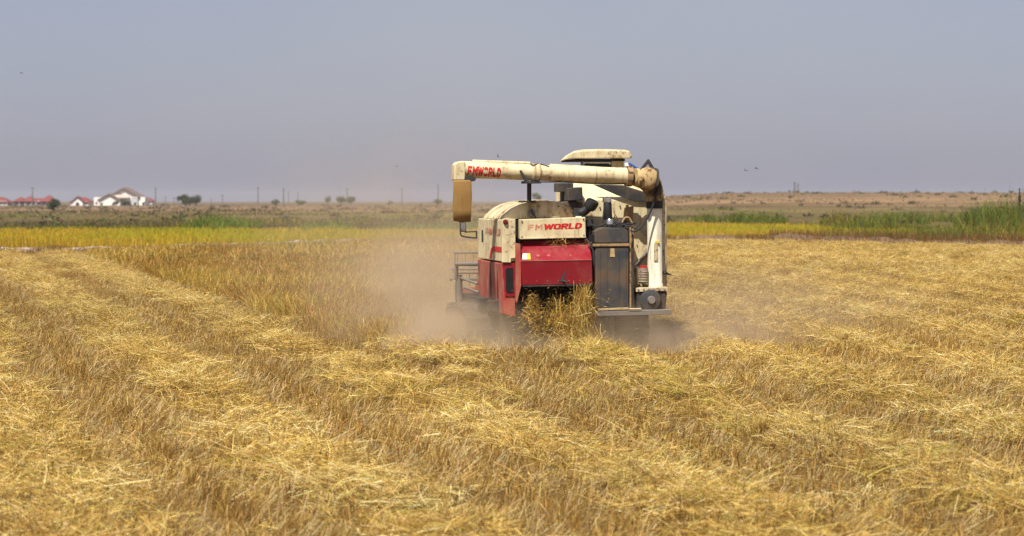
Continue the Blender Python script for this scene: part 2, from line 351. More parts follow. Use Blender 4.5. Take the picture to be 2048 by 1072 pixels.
def instancer(name, P, rot, scl, idx, tint, coll, label, cat):
    me = bpy.data.meshes.new(name); n = len(P); me.vertices.add(n); me.vertices.foreach_set('co', np.ascontiguousarray(P, np.float32).ravel())
    for nm, ty, fld, arr in (('rot', 'FLOAT_VECTOR', 'vector', rot), ('scl', 'FLOAT', 'value', scl), ('idx', 'INT', 'value', idx), ('tint', 'FLOAT_VECTOR', 'vector', tint)):
        at = me.attributes.new(nm, ty, 'POINT'); at.data.foreach_set(fld, np.ascontiguousarray(arr, np.int32 if ty == 'INT' else np.float32).ravel())
    o = link(name, me, None); tag(o, label, cat, kind='stuff')
    g_ = bpy.data.node_groups.new(name, 'GeometryNodeTree'); g_.interface.new_socket('Geometry', in_out='INPUT', socket_type='NodeSocketGeometry'); g_.interface.new_socket('Geometry', in_out='OUTPUT', socket_type='NodeSocketGeometry')
    N = g_.nodes; gi = N.new('NodeGroupInput'); go = N.new('NodeGroupOutput'); ip = N.new('GeometryNodeInstanceOnPoints'); ci = N.new('GeometryNodeCollectionInfo')
    ci.inputs['Collection'].default_value = coll; ci.inputs['Separate Children'].default_value = True; ci.inputs['Reset Children'].default_value = True
    def na(nm, ty):
        k = N.new('GeometryNodeInputNamedAttribute'); k.data_type = ty; k.inputs['Name'].default_value = nm; return k.outputs['Attribute']
    ip.inputs['Pick Instance'].default_value = True; Lk = g_.links.new
    Lk(gi.outputs[0], ip.inputs['Points']); Lk(ci.outputs[0], ip.inputs['Instance']); Lk(na('idx', 'INT'), ip.inputs['Instance Index'])
    e2r = N.new('FunctionNodeEulerToRotation'); Lk(na('rot', 'FLOAT_VECTOR'), e2r.inputs[0]); Lk(e2r.outputs[0], ip.inputs['Rotation'])
    Lk(na('scl', 'FLOAT'), ip.inputs['Scale']); Lk(ip.outputs[0], go.inputs[0])
    md = o.modifiers.new('strew', 'NODES'); md.node_group = g_; return o
INST = leafy('strewn_straw', 0.08, 0.5); t = INST.node_tree
ta = t.nodes.new('ShaderNodeAttribute'); ta.attribute_type = 'INSTANCER'; ta.attribute_name = 'tint'
ca = [n for n in t.nodes if n.type == 'ATTRIBUTE' and n.attribute_name == 'Col'][0]; outs = [l.to_socket for l in ca.outputs['Color'].links]
mm = t.nodes.new('ShaderNodeVectorMath'); mm.operation = 'MULTIPLY'; t.links.new(ca.outputs['Color'], mm.inputs[0]); t.links.new(ta.outputs['Vector'], mm.inputs[1])
for k in outs: t.links.new(mm.outputs[0], k)
GOLD, PALE, GRN, BRN = [0.32, 0.30, 0.16, 0.06, 0.05, 0.11], [0.30, 0.20, 0.10, 0.04, 0.02, 0.34], [0.22, 0.22, 0.16, 0.06, 0.28, 0.06], [0.16, 0.28, 0.32, 0.16, 0.04, 0.04]
src_straw = make_sources('straw_tuft', [straw_tuft(190, GOLD) for k in range(8)] + [straw_tuft(190, PALE) for k in range(3)] + [straw_tuft(190, GRN) for k in range(3)] + [straw_tuft(200, BRN) for k in range(3)], INST)
src_stub = make_sources('stubble_hill', [stub_tuft(24, False) for k in range(10)] + [stub_tuft(26, True) for k in range(8)], INST)
SP = []; HP = []
for (y0, y1, sd, hd) in ((10, 20, 26, 84), (20, 32, 24, 76), (32, 55, 17, 52), (55, 110, 10, 24)):
    ym = (y0 + y1) / 2
    x, y = scatter(y0, y1, sd, 0.31, 2.0); x, y = keep((x, y), y < bankY(x) - 0.6)
    left, cr, p = zones(x, y); rg = ridge(p); cl = fbm(x, y, 1.2, 51, 3); trk = np.exp(-((p - 0.2) / 0.09) ** 2) + np.exp(-((p - 0.8) / 0.09) ** 2)
    dens = np.clip(0.12 + (0.45 + 0.9 * fbm(x, y, 0.3, 53, 2)) * rg + 1.1 * (cl - 0.5) - 0.1 * trk, 0.03, 1.0); dens[cr] = 0.12
    x, y, rg, cl, p = keep((x, y, rg, cl, p), rng.random(len(x)) < dens); n = len(x)
    fr = np.exp(-(((x - 1.3) / 1.1) ** 2 + ((y - 23.5) / 4.5) ** 2)); u = rng.random(n); pt = fbm(x, y, 0.45, 83, 2)
    idx = np.where(u < 0.55, rng.integers(0, 8, n), np.where(pt > 0.55, rng.integers(8, 11, n), np.where(pt < 0.42, rng.integers(14, 17, n), rng.integers(0, 8, n))))
    idx = np.where(rng.random(n) < 0.6 * fr + 0.05 + 0.35 * np.clip(fbm(x, y, 0.3, 85, 2) * 3 - 1.75, 0, 1), rng.integers(11, 14, n), idx)
    z = ground_z(x, y) + rng.random(n) * 0.05 * rg
    SP.append((np.stack([x, y, z], 1), np.stack([rng.normal(0, .16, n), rng.normal(0, .16, n), rng.uniform(0, 6.28, n)], 1), rng.uniform(.65, 1.15, n) * (1 + 0.006 * max(0, ym - 25)), idx, (0.93 + 0.3 * (fbm(x, y, 0.16, 81, 2) - 0.5))[:, None] * np.array([[1.0, 1.0, 1.0]])))
    if y0 < 50:      # flat brown litter between the stems
        x, y = scatter(y0, y1, 9, 0.31, 2.0); n = len(x)
        SP.append((np.stack([x, y, ground_z(x, y) - 0.045], 1), np.stack([rng.normal(0, .1, n), rng.normal(0, .1, n), rng.uniform(0, 6.28, n)], 1), rng.uniform(.8, 1.2, n), rng.integers(14, 17, n), np.full((n, 3), 0.7)))
    x, y = scatter(y0, y1, hd, 0.31, 2.0); x, y = keep((x, y), y < bankY(x) - 0.6)
    left, cr, p = zones(x, y); rg = ridge(p)
    x, y, left, p = keep((x, y, left, p), (~cr) & (rng.random(len(x)) < np.clip(1.1 - 0.80 * rg, 0.15, 1) * np.clip(1.5 * fbm(x, y, 1.0, 91, 3) + 0.05, 0.2, 1))); n = len(x)
    trk = (np.exp(-((p - 0.16) / 0.10) ** 2) + np.exp(-((p - 0.84) / 0.10) ** 2)) * np.clip(2.6 * fbm(x, y, 0.16, 93, 2) - 0.4, 0, 1.2)
    cru = rng.random(n) < trk; idx = np.where(cru, rng.integers(10, 18, n), rng.integers(0, 10, n))
    rz_ = np.where(cru, np.where(left, R(196), R(188)) + rng.normal(0, .35, n), rng.uniform(0, 6.28, n))
    HP.append((np.stack([x, y, ground_z(x, y)], 1), np.stack([rng.normal(0, .12, n), rng.normal(0, .12, n), rz_], 1), rng.uniform(.7, 1.25, n), idx, (0.95 + 0.35 * (fbm(x, y, 0.2, 95, 2) - 0.5))[:, None] * np.ones((1, 3))))
cat_ = lambda L_: [np.concatenate(q) for q in zip(*L_)]
instancer('loose_straw', *cat_(SP), src_straw, 'loose golden straw lying in windrows over the harvested field', 'straw')
instancer('stubble', *cat_(HP), src_stub, 'short cut rice stubble standing between the straw windrows', 'stubble')
# standing rice still uncut
for (y0, y1, dn) in ((28.5, 40, 2400), (40, 60, 1100), (60, 105, 420)):
    ym = (y0 + y1) / 2; x, y = scatter(y0, y1, dn, 0.31, 1.0); x, y = keep((x, y), y < bankY(x) - 3.0)
    left, cr, p = zones(x, y); x, y = keep((x, y), cr & (rng.random(len(x)) < np.clip(fbm(x, y, 0.7, 103, 3) * 2.2 - 0.45, 0.15, 1))); n = len(x)
    pt = fbm(x, y, 0.35, 101, 3); tall = (0.24 + 0.38 * pt) * rng.uniform(0.5, 1.25, n)
    az = rng.uniform(0, 2 * math.pi, n); ln = np.abs(rng.normal(0.12, 0.22, n))
    D = np.stack([np.cos(az) * np.sin(ln), np.sin(az) * np.sin(ln), np.cos(ln)], 1)
    bend = np.stack([rng.normal(0.05, 0.22, n), rng.normal(-0.05, 0.2, n), -np.abs(rng.normal(0, 0.22, n))], 1)
    C = mixpal(n, [(0.54, 0.35, 0.06), (0.43, 0.27, 0.045), (0.30, 0.165, 0.03), (0.24, 0.23, 0.025), (0.68, 0.48, 0.15)], [0.26, 0.27, 0.22, 0.13, 0.12])
    gn = (fbm(x, y, 0.13, 111, 2) > 0.60) & (rng.random(n) < 0.45); C[gn] = C[gn] * np.array([0.55, 0.85, 0.6])
    bn = (fbm(x, y, 0.22, 121, 2) > 0.58) & (rng.random(n) < 0.5); C[bn] = C[bn] * np.array([0.72, 0.55, 0.6])
    crop.add(ribbons(np.stack([x, y, ground_z(x, y) - 0.02], 1), D, tall, np.full(n, 0.0042 * (ym / 30)) * rng.uniform(0.7, 1.4, n), C, 2, bend, 0.9))
# a few long loose stalks sticking out of the heap before the machine
n = 700; x = rng.normal(-0.35, 1.1, n); y = rng.normal(25.9, 0.7, n); az = rng.uniform(0, 6.28, n); ln = np.abs(rng.normal(0.35, 0.35, n))
D = np.stack([np.cos(az) * np.sin(ln), np.sin(az) * np.sin(ln), np.cos(ln)], 1)
straw.add(ribbons(np.stack([x, y, ground_z(x, y) - 0.02], 1), D, rng.uniform(0.12, 0.42, n), rng.uniform(0.003, 0.007, n), mixpal(n, STRAW_PAL, [0.3, 0.3, 0.2, 0.05, 0.15, 0.1]), 2, np.stack([rng.normal(0, 0.3, n), rng.normal(0, 0.3, n), -np.abs(rng.normal(0, 0.3, n))], 1)))
straw.build('long_stalks', STRAW, 'long loose stalks sticking out of the straw heap behind the harvester', 'straw')
crop.build('standing_rice', STRAW, 'uncut golden rice standing beside and ahead of the harvester', 'rice')

# yellow rice plots beyond the bank
rice = Mass(); n = 300000
y = rng.uniform(78, 158, n); x = rng.uniform(-1, 1, n) * (0.31 * y + 2)
by = bankY(x); farlim = np.where(x < 4, 121 + 3 * vn(x, y, 0.1, 5), 152) - np.where(x > 17, (x - 17) * 3.5, 0)
x, y = keep((x, y), (y > by + 1.4) & (y < farlim) & ~((x > 15.5 + 2.5 * vn(x, y, .3, 9)) & (y < 118))); n = len(x)
pt = fbm(x, y, 0.12, 131, 3); az = rng.uniform(0, 6.28, n); ln = np.abs(rng.normal(0.1, 0.16, n))
D = np.stack([np.cos(az) * np.sin(ln), np.sin(az) * np.sin(ln), np.cos(ln)], 1)
C = mixpal(n, [(0.54, 0.355, 0.022), (0.48, 0.335, 0.018), (0.58, 0.345, 0.045), (0.32, 0.30, 0.016)], [0.35, 0.25, 0.2, 0.2], 0.14)
gq = np.clip((pt - 0.46) * 2.8, 0, 0.85)[:, None]; C = C * (1 - gq) + np.array([[0.36, 0.36, 0.015]]) * gq
fq = np.clip(1 - (y - bankY(x) - 1.4) / 4, 0, 1)[:, None] * 0.5 * rng.random((n, 1)); C = C * (1 - fq) + np.array([[0.34, 0.17, 0.03]]) * fq
rice.add(ribbons(np.stack([x, y, ground_z(x, y) - 0.03], 1), D, rng.uniform(0.30, 0.60, n) * (0.75 + 0.5 * fbm(x, y, 0.3, 133, 2)), rng.uniform(0.014, 0.036, n), C, 1, None, 0.7))
rice.build('yellow_rice_field', GREENLEAF, 'ripening yellow rice growing in plots behind the clay bank', 'rice')

# weeds on the bank, reeds, dry scrub
weed = Mass(); n = 60000; x = rng.uniform(-40, 40, n); y = bankY(x) + rng.normal(-0.7, 0.9, n) + np.where(x > 14, rng.uniform(0, 3.5, n), 0)
dn = np.where(x > 12, 0.9, np.clip(fbm(x, y, 0.22, 141, 3) * 3.0 - 1.05, 0.04, 0.9)); x, y = keep((x, y), rng.random(n) < dn); n = len(x)
az = rng.uniform(0, 6.28, n); ln = np.abs(rng.normal(0.25, 0.3, n)); D = np.stack([np.cos(az) * np.sin(ln), np.sin(az) * np.sin(ln), np.cos(ln)], 1)
C = mixpal(n, [(0.13, 0.06, 0.018), (0.21, 0.095, 0.028), (0.30, 0.17, 0.05), (0.11, 0.12, 0.025)], [0.35, 0.3, 0.2, 0.15], 0.25)
weed.add(ribbons(np.stack([x, y, ground_z(x, y)], 1), D, rng.uniform(0.10, 0.42, n) * np.where(x > 14, 1.7, 1.0) * np.where(x < -6, 0.75, 1), rng.uniform(0.012, 0.03, n), C, 1, None, 0.5))
weed.build('dead_weeds', GREENLEAF, 'brown dead weeds tangled along the clay bank', 'weeds')
reed = Mass()
def reeds(xc, yc, rx, ry, n, h, pal=None):
    a = rng.uniform(0, 6.28, n); r = np.sqrt(rng.random(n)); x = xc + np.cos(a) * r * rx; y = yc + np.sin(a) * r * ry
    k = rng.random(n) < np.clip(fbm(x, y, 0.28, 151, 2) * 4.2 - 1.6, 0.02, 1); x, y, r = keep((x, y, r), k); n = len(x)
    hh = h * (1 - 0.55 * r ** 2) * rng.uniform(0.55, 1.15, n) * (0.6 + 0.8 * fbm(x, y, 0.5, 161, 2))
    az = rng.uniform(0, 6.28, n); ln = np.abs(rng.normal(0.1, 0.2, n)); D = np.stack([np.cos(az) * np.sin(ln), np.sin(az) * np.sin(ln), np.cos(ln)], 1)
    C = mixpal(n, pal or [(0.085, 0.125, 0.009), (0.13, 0.17, 0.010), (0.045, 0.068, 0.008), (0.22, 0.21, 0.015), (0.26, 0.15, 0.03)], [0.32, 0.30, 0.18, 0.12, 0.08], 0.25)
    bend = np.stack([rng.normal(0, 0.2, n), rng.normal(0, 0.2, n), -np.abs(rng.normal(0, 0.2, n))], 1)
    reed.add(ribbons(np.stack([x, y, ground_z(x, y) - 0.05], 1), D, hh, rng.uniform(0.018, 0.045, n) * (yc / 110), C, 2, bend, 0.3))
YG = [(0.20, 0.185, 0.014), (0.12, 0.125, 0.010), (0.055, 0.062, 0.008), (0.36, 0.27, 0.03), (0.30, 0.17, 0.04)]
reeds(27, 120, 9, 13, 7000, 1.0, YG); reeds(22, 122, 4, 8, 3000, 1.3); reeds(31, 118, 4, 8, 3600, 1.4); reeds(21.5, 104, 4.5, 4, 5200, 0.95); reeds(25.5, 97, 4, 4, 3600, 1.0, YG); reeds(30, 112, 6, 9, 5200, 1.25, YG); reeds(38.5, 152, 4.5, 8, 11000, 2.8); reeds(45, 150, 6, 12, 6000, 2.4, YG)
reeds(23.5, 192, 3.0, 7, 4600, 1.6); reeds(19.5, 198, 1.6, 6, 1400, 1.0); reeds(31, 186, 2.2, 7, 1800, 1.6, YG); reeds(37, 190, 2.6, 7, 2200, 1.3); reeds(15, 170, 1.8, 6, 900, 0.9, YG); reeds(16.5, 125, 3, 6, 1500, 0.8, YG)
reeds(43, 205, 7, 9, 3600, 1.3); reeds(13, 186, 1.6, 6, 800, 1.0); reeds(24, 165, 14, 6, 4600, 0.6, YG)
GR = [(0.10, 0.18, 0.010), (0.15, 0.22, 0.012), (0.06, 0.10, 0.009), (0.22, 0.23, 0.016), (0.24, 0.16, 0.03)]
reeds(-26, 152, 5.0, 9, 3600, 0.75, YG); reeds(-22.5, 155, 3.0, 9, 3800, 1.25, GR); reeds(-13.5, 142, 2.6, 8, 3200, 0.95, GR); reeds(-34, 150, 7, 10, 4200, 0.65); reeds(-4, 150, 7, 10, 3600, 0.75, GR); reeds(-41, 146, 8, 9, 4600, 0.7); reeds(-18, 175, 9, 9, 2800, 0.7, YG)
for k in range(46):
    yk = random.uniform(185, 330); xk = random.uniform(-.28, .30) * yk
    reeds(xk, yk, random.uniform(2, 9), random.uniform(4, 12), 330, random.uniform(.35, .8), YG if random.random() < .6 else GR)
reed.build('reeds', GREENLEAF, 'tall green reeds and weeds growing beyond the yellow rice', 'reeds')
scrub = Mass()
for (y0, y1, nn, hh, ww) in ((118, 200, 42000, 0.30, 0.07), (200, 330, 42000, 0.28, 0.12), (330, 900, 30000, 0.35, 0.35)):
    y = y0 + (y1 - y0) * rng.random(nn) ** 1.2; x = rng.uniform(-1, 1, nn) * (0.31 * y + 3)
    lim = np.where(x < 4, 123, 153); pt = fbm(x, y * 0.3, 0.045, 171, 3)
    x, y, pt = keep((x, y, pt), (y > lim) & (rng.random(nn) < np.clip(pt * 3.2 - 1.25, 0.03, 1))); n = len(x)
    pc = fbm(x, y * 0.25, 0.03, 181, 3); bd = y + 240 * (fbm(x * 0.4, y, 0.012, 191, 3) - 0.5)
    C = mixpal(n, [(0.24, 0.155, 0.07), (0.18, 0.115, 0.055), (0.34, 0.23, 0.11), (0.11, 0.075, 0.035), (0.14, 0.135, 0.03)], [0.25, 0.25, 0.17, 0.18, 0.15], 0.22)
    gq = np.clip((pc - 0.52) * 5, 0, 0.85)[:, None] * (1 - sstep(250, 420, y))[:, None]; C = C * (1 - gq) + np.array([[0.11, 0.13, 0.03]]) * gq
    C = C * np.interp(bd, [120, 190, 215, 250, 300, 330, 380, 420, 480, 700], [0.45, 0.5, 0.9, 0.6, 1.0, 0.55, 0.5, 1.15, 1.3, 0.8])[:, None]
    az = rng.uniform(0, 6.28, n); ln = np.abs(rng.normal(0.2, 0.3, n)); D = np.stack([np.cos(az) * np.sin(ln), np.sin(az) * np.sin(ln), np.cos(ln)], 1)
    scrub.add(ribbons(np.stack([x, y, ground_z(x, y) - 0.04], 1), D, hh * rng.uniform(0.35, 1.1, n), ww * rng.uniform(0.5, 1.5, n), C, 1, None, 0.35))
for k in range(420):
    y0 = 170 + 520 * random.random() ** 1.3; x0 = random.uniform(-1, 1) * .30 * y0; rr_ = random.uniform(.25, .8) * (y0 / 300) ** .5; n = 26
    d = norm(rng.normal(size=(n, 3))) * rng.random((n, 1)) ** .5 * np.array([rr_ * random.uniform(1, 2.6), rr_, rr_ * .6])
    zz = float(ground_z(x0, y0)); P = np.stack([x0 + d[:, 0], y0 + d[:, 1], zz + np.abs(d[:, 2])], 1)
    pal_ = [(0.075, 0.065, 0.022), (0.11, 0.075, 0.035), (0.05, 0.05, 0.018)] if random.random() < .7 else [(0.07, 0.085, 0.02), (0.10, 0.11, 0.025), (0.05, 0.06, 0.015)]
    scrub.add(ribbons(P, norm(rng.normal(size=(n, 3))), rng.uniform(.3, .7, n) * rr_, rng.uniform(.2, .5, n) * rr_, mixpal(n, pal_, [.4, .3, .3], .25), 1, None, .5))
scrub.build('dry_scrub', GREENLEAF, 'dry brown grass and scrub covering the land towards the houses', 'scrub')

# ------------------------------------------------------------------ the combine harvester
TH = R(11); OX, OY = 0.74, 27.8; CT, ST = math.cos(TH), math.sin(TH)
H = empty('combine_harvester', (OX, OY, 0), TH)
tag(H, 'cream and red tracked combine harvester driving away in a cloud of dust', 'harvester')
def M(px, py, v):
    """a point of the machine: v metres ahead of its rear hood, seen at that place in the photograph"""
    q = (px - 1024) / F
    x = (q * (OY + v * CT) - OX + v * ST) / (CT - q * ST)
    return Vector((x, v, CAMZ + (HOR - py) / F * (OY + x * ST + v * CT)))
def P2(pts, v): return [M(a, c, v) for a, c in pts]
def extr(name, pts, v0, v1, mat, parent=H, bevel=0.008, smooth=True):
    bm = bmesh.new(); prism(bm, P2(pts, v0), (0, v1 - v0, 0)); return from_bm(name, bm, mat, parent, smooth, bevel)
def rect(x0, y0, x1, y1): return [(x0, y1), (x1, y1), (x1, y0), (x0, y0)]
def tube(name, path, rad, mat, parent=H, n=16, bevel=0):
    bm = bmesh.new(); tubeb(bm, path, rad, n); return from_bm(name, bm, mat, parent, True, bevel, 40)
PX = OY / F            # metres per photograph pixel at the machine

# letters as strokes laid onto any surface
GLY = {'F': ([[(0, 0), (0, 1)], [(0, .89), (.62, .89)], [(0, .5), (.5, .5)]], .62), 'M': ([[(.04, 0), (.04, 1), (.42, .38), (.80, 1), (.80, 0)]], .84),
       'W': ([[(0, 1), (.22, .08), (.46, .85), (.70, .08), (.92, 1)]], .92), 'O': ([[(.1, .22), (.1, .78), (.26, .89), (.5, .89), (.66, .78), (.66, .22), (.5, .11), (.26, .11), (.1, .22)]], .72),
       'R': ([[(.1, 0), (.1, .89), (.5, .89), (.64, .78), (.64, .58), (.5, .48), (.1, .48)], [(.36, .48), (.66, 0)]], .7), 'L': ([[(.1, 1), (.1, .11), (.6, .11)]], .6),
       'D': ([[(.1, .11), (.1, .89), (.42, .89), (.62, .72), (.62, .28), (.42, .11), (.1, .11)]], .68)}
def lettering(name, text, fn, parent, mat, thick=0.24, gap=0.2, shear=0.12, spaces=None, drop=()):
    """fn(u, v, off) -> point, u 0..1 along the text, v 0..1 up; returns one mesh of strokes"""
    x = 0; items = []
    for i, ch in enumerate(text):
        st, wd = GLY[ch]; items.append((st, x)); x += wd + gap + (spaces or {}).get(i, 0)
    tot = x - gap; bm = bmesh.new(); lay = 0
    for (st, x0), ch in zip(items, text):
        for s in st:
            for (a, c) in zip(s[:-1], s[1:]):
                a = Vector(a); c = Vector(c); d = (c - a); Ln = d.length; d.normalize(); nn = Vector((-d.y, d.x)) * thick / 2
                a2 = a - d * thick * 0.22; c2 = c + d * thick * 0.22; k = max(1, int(Ln / 0.3)); row = []
                for j in range(k + 1):
                    q = a2.lerp(c2, j / k); pr = []
                    for sg in (-1, 0, 1):
                        r = q + nn * sg; r.y = min(1, max(0, r.y)); pr.append(bm.verts.new(fn((x0 + r.x + shear * r.y) / tot, r.y, 0.0015 + 0.0004 * (lay % 5))))
                    row.append(pr)
                for j in range(k):
                    for e in (0, 1): bm.faces.new((row[j][e], row[j][e + 1], row[j + 1][e + 1], row[j + 1][e]))
                lay += 1
    return from_bm(name, bm, mat, parent, False)

# crawler tracks
def track(x0, x1, parent=H):
    v0, v1, zr = 0.55, 2.55, 0.27
    loop = []
    for k in range(13): a = R(-90 - 180 * k / 12); loop.append((v0 + zr + 0.05 + math.cos(a) * zr, 0.30 + math.sin(a) * zr + 0.06 * (k > 2)))
    loop += [(1.1, 0.66), (1.7, 0.67)]
    for k in range(13): a = R(90 - 180 * k / 12); loop.append((v1 - zr + math.cos(a) * zr, 0.36 + math.sin(a) * zr * (1.0 if k < 7 else 1.25)))
    # resample for lugs
    pts = [Vector((0, a, c)) for a, c in loop]; pts.append(pts[0]); res = []
    seg = [(pts[i + 1] - pts[i]).length for i in range(len(pts) - 1)]; tot = sum(seg); N = 88
    for k in range(N):
        d = tot * k / N; i = 0
        while d > seg[i]: d -= seg[i]; i += 1
        res.append(pts[i].lerp(pts[i + 1], d / seg[i]))
    bm = bmesh.new(); rows = []
    cen = Vector((0, 1.5, 0.34))
    for k, p in enumerate(res):
        tn = (res[(k + 1) % N] - res[k - 1]).normalized(); no = Vector((0, tn.z, -tn.y))
        if no.dot(p - cen) < 0: no = -no
        h = 0.035 if (k % 4) < 2 else 0.0
        rows.append([bm.verts.new(p + no * h + Vector((x0, 0, 0))), bm.verts.new(p + no * h + Vector((x1, 0, 0))), bm.verts.new(p - no * 0.03 + Vector((x1, 0, 0))), bm.verts.new(p - no * 0.03 + Vector((x0, 0, 0)))])
    for k in range(N):
        a = rows[k]; c = rows[(k + 1) % N]
        for e in range(4): bm.faces.new((a[e], a[(e + 1) % 4], c[(e + 1) % 4], c[e]))
    root = from_bm('track', bm, RUBBER, parent, False)
    for (vy, vz, r) in ((v0 + 0.32, 0.34, 0.20), (v1 - 0.29, 0.38, 0.22), (1.15, 0.18, 0.12), (1.45, 0.18, 0.12), (1.75, 0.18, 0.12), (2.05, 0.18, 0.12)):
        bm = bmesh.new(); tubeb(bm, [(x0 + 0.05, vy, vz), (x0 + 0.09, vy, vz), (x1 - 0.09, vy, vz), (x1 - 0.05, vy, vz)], [r * 0.8, r, r, r * 0.8], 20)
        from_bm('track_wheel', bm, DARK, root)
    return root
xl = M(935, 650, 0.55).x; track(xl, xl + 0.48); xr = M(1300, 650, 0.55).x; track(xr - 0.50, xr)
bm = bmesh.new(); boxb(bm, -1.0, 1.05, 0.45, 2.9, 0.62, 0.78); boxb(bm, -0.75, 0.85, 0.8, 1.0, 0.3, 0.62); boxb(bm, -0.75, 0.85, 2.0, 2.2, 0.3, 0.62)
from_bm('chassis', bm, DARK, H, True, 0.01)
# dark threshing housing inside
extr('threshing_housing', rect(1034, 440, 1186, 600), 0.40, 2.1, BLACKHOLE, bevel=0.01)

# cabinet on the near flank: cream above, red below
cab = extr('side_cabinet', [(1004, 524), (1031, 522), (1031, 440), (1004, 439)], 0.10, 2.0, CREAM, bevel=0.015)
low = [(1003, 527), (1030, 525), (1031, 634), (1008, 629)]
lower = extr('lower_side_panel', low, 0.11, 2.02, RED_D, bevel=0.012)
extr('rear_end_cap', [(1004.5, 528), (1030, 526), (1030, 592), (1010, 592)], 0.095, 0.108, RED, lower, 0.002)
extr('vent_opening', [(1011, 540), (1014, 536), (1026, 535), (1027, 585), (1015, 586), (1012, 580)], 0.088, 0.094, BLACKHOLE, lower, 0.0)
extr('rear_corner_post', [(1004, 525), (1022, 525), (1022, 517), (1031, 516), (1031, 438), (1013, 437), (1004, 438)], 0.07, 0.098, CREAM, cab, 0.006)
lp = tube('marker_lamp', [M(1011, 444, 0.07), M(1011, 444, 0.045), M(1011, 444, 0.035)], [0.030, 0.030, 0.02], LAMP_RED, cab, 16)
tube('lamp_bezel', [M(1011, 444, 0.07), M(1011, 444, 0.06)], 0.037, DARK, lp, 16)
xs = M(1004, 480, 0.1).x
def side(v, z, off=0.004): return Vector((xs - off, v, z))
bm = bmesh.new()
# red swoosh on the cream flank
sw_o = [(0.12, 1.545), (0.75, 1.545), (0.95, 1.50), (1.08, 1.36)]; sw_i = [(0.12, 1.47), (0.70, 1.47), (0.84, 1.44), (0.94, 1.36)]
vs_o = [bm.verts.new(side(a, c)) for a, c in sw_o]; vs_i = [bm.verts.new(side(a, c)) for a, c in sw_i]
for k in range(3): bm.faces.new((vs_o[k], vs_o[k + 1], vs_i[k + 1], vs_i[k]))
from_bm('red_stripe', bm, LETTER, cab, False)
lettering('lettering', 'FMWORLD', lambda u, v, o: side(1.35 - 1.12 * u, 1.70 + 0.10 * v, o + 0.003), cab, LETTER_W)
tube('latch_handle', [side(1.55, 1.58, 0.02), side(1.55, 1.76, 0.02)], 0.012, DARK, cab, 8)
for va, zb in ((0.98, 1.34), (0.45, 1.30)):
    bm = bmesh.new(); boxb(bm, xs - 0.006, xs + 0.01, va, va + 0.01, 0.8, zb); from_bm('panel_seam', bm, DARK, lower, False)
# roofline of the flank cabinet in front (fuel side box)
extr('front_flank_cover', [(1003, 437), (1030, 436), (1030, 428), (1012, 428)], 0.6, 2.0, CREAM_D, bevel=0.02)

# threshing drum cover
arch = [(1006, 438), (1010, 431), (1018, 424), (1028, 416), (1042, 409), (1060, 404), (1080, 401.5), (1097, 401), (1113, 403), (1130, 408), (1146, 416), (1158, 425), (1169, 436)]
drum = extr('drum_cover', arch, 0.42, 2.0, CREAM, bevel=0.006)
arch2 = [(1060, 436), (1061, 407), (1080, 404), (1097, 403.5), (1112, 405.5), (1128, 410.5), (1143, 418), (1156, 427), (1165, 435)]
cap = extr('drum_end_plate', arch2, 0.39, 0.418, CREAM_D, drum, 0.004)
for (a, c) in ((1078, 413), (1117, 412.5), (1146, 427)): tube('bolt', [M(a, c, 0.388), M(a, c, 0.372)], 0.012, DARK, cap, 8)
tube('bearing', [M(1063, 426, 0.385), M(1063, 426, 0.35)], [0.055, 0.045], GREY, cap, 18)
tube('bearing_lever', [M(1062, 422, 0.34), M(1072, 436, 0.34)], 0.012, DARK, cap, 8)
# name board
nb = extr('name_board', [(1040, 478), (1172, 475), (1171, 434), (1040, 439)], 0.26, 0.38, CREAM, bevel=0.01)
extr('board_rim', [(1040, 478.5), (1172, 475.5), (1172, 473), (1040, 476)], 0.245, 0.262, CREAM_D, nb, 0.003)
def onboard(u, v, o, x0=1057, x1=1161, yb0=460.5, yt0=449.5, yb1=457.5, yt1=445.5):
    px = x0 + (x1 - x0) * u; yb = yb0 + (yb1 - yb0) * u; yt = yt0 + (yt1 - yt0) * u; p = M(px, yb + (yt - yb) * v, 0.26); p.y -= o; return p
lettering('lettering', 'FM', lambda u, v, o: onboard(u * 0.255, v, o), nb, LETTER_W, 0.22, 0.35, 0.05)
lettering('lettering', 'WORLD', lambda u, v, o: onboard(0.30 + u * 0.70, v, o), nb, LETTER, 0.28, 0.16, 0.16)
# red straw hood
bm = bmesh.new()
A = P2([(1043, 487), (1179, 482.5)], 0.36); B = P2([(1041, 521.5), (1184, 519)], 0.0); C_ = P2([(1045, 571), (1185, 568)], 0.03)
A2 = P2([(1043, 480), (1179, 476)], 0.42); Cb = P2([(1045, 571), (1185, 568)], 0.06)
va = [bm.verts.new(p) for p in A2]; vb = [bm.verts.new(p) for p in A]; vc = [bm.verts.new(p) for p in B]; vd = [bm.verts.new(p) for p in C_]; ve = [bm.verts.new(p) for p in Cb]
vf = [bm.verts.new(Vector((p.x, 0.42, p.z))) for p in C_]
for a, c in ((va, vb), (vb, vc), (vc, vd), (vd, ve)): bm.faces.new((a[0], a[1], c[1], c[0]))
bm.faces.new((va[0], vb[0], vc[0], vd[0], ve[0], vf[0])); bm.faces.new((va[1], vf[1], ve[1], vd[1], vc[1], vb[1]))
hood = from_bm('straw_hood', bm, RED, H, True, 0.01, 20)
bm = bmesh.new(); prism(bm, P2([(1046, 574), (1185, 571), (1185, 568.5), (1046, 571.5)], 0.02), (0, 0.05, 0)); from_bm('hood_lip', bm, DARK, hood, True, 0.004)
extr('hood_cheek', [(1032, 486), (1041, 488), (1043, 570), (1034, 607), (1031.5, 600)], 0.04, 0.38, RED_D, hood, 0.006)
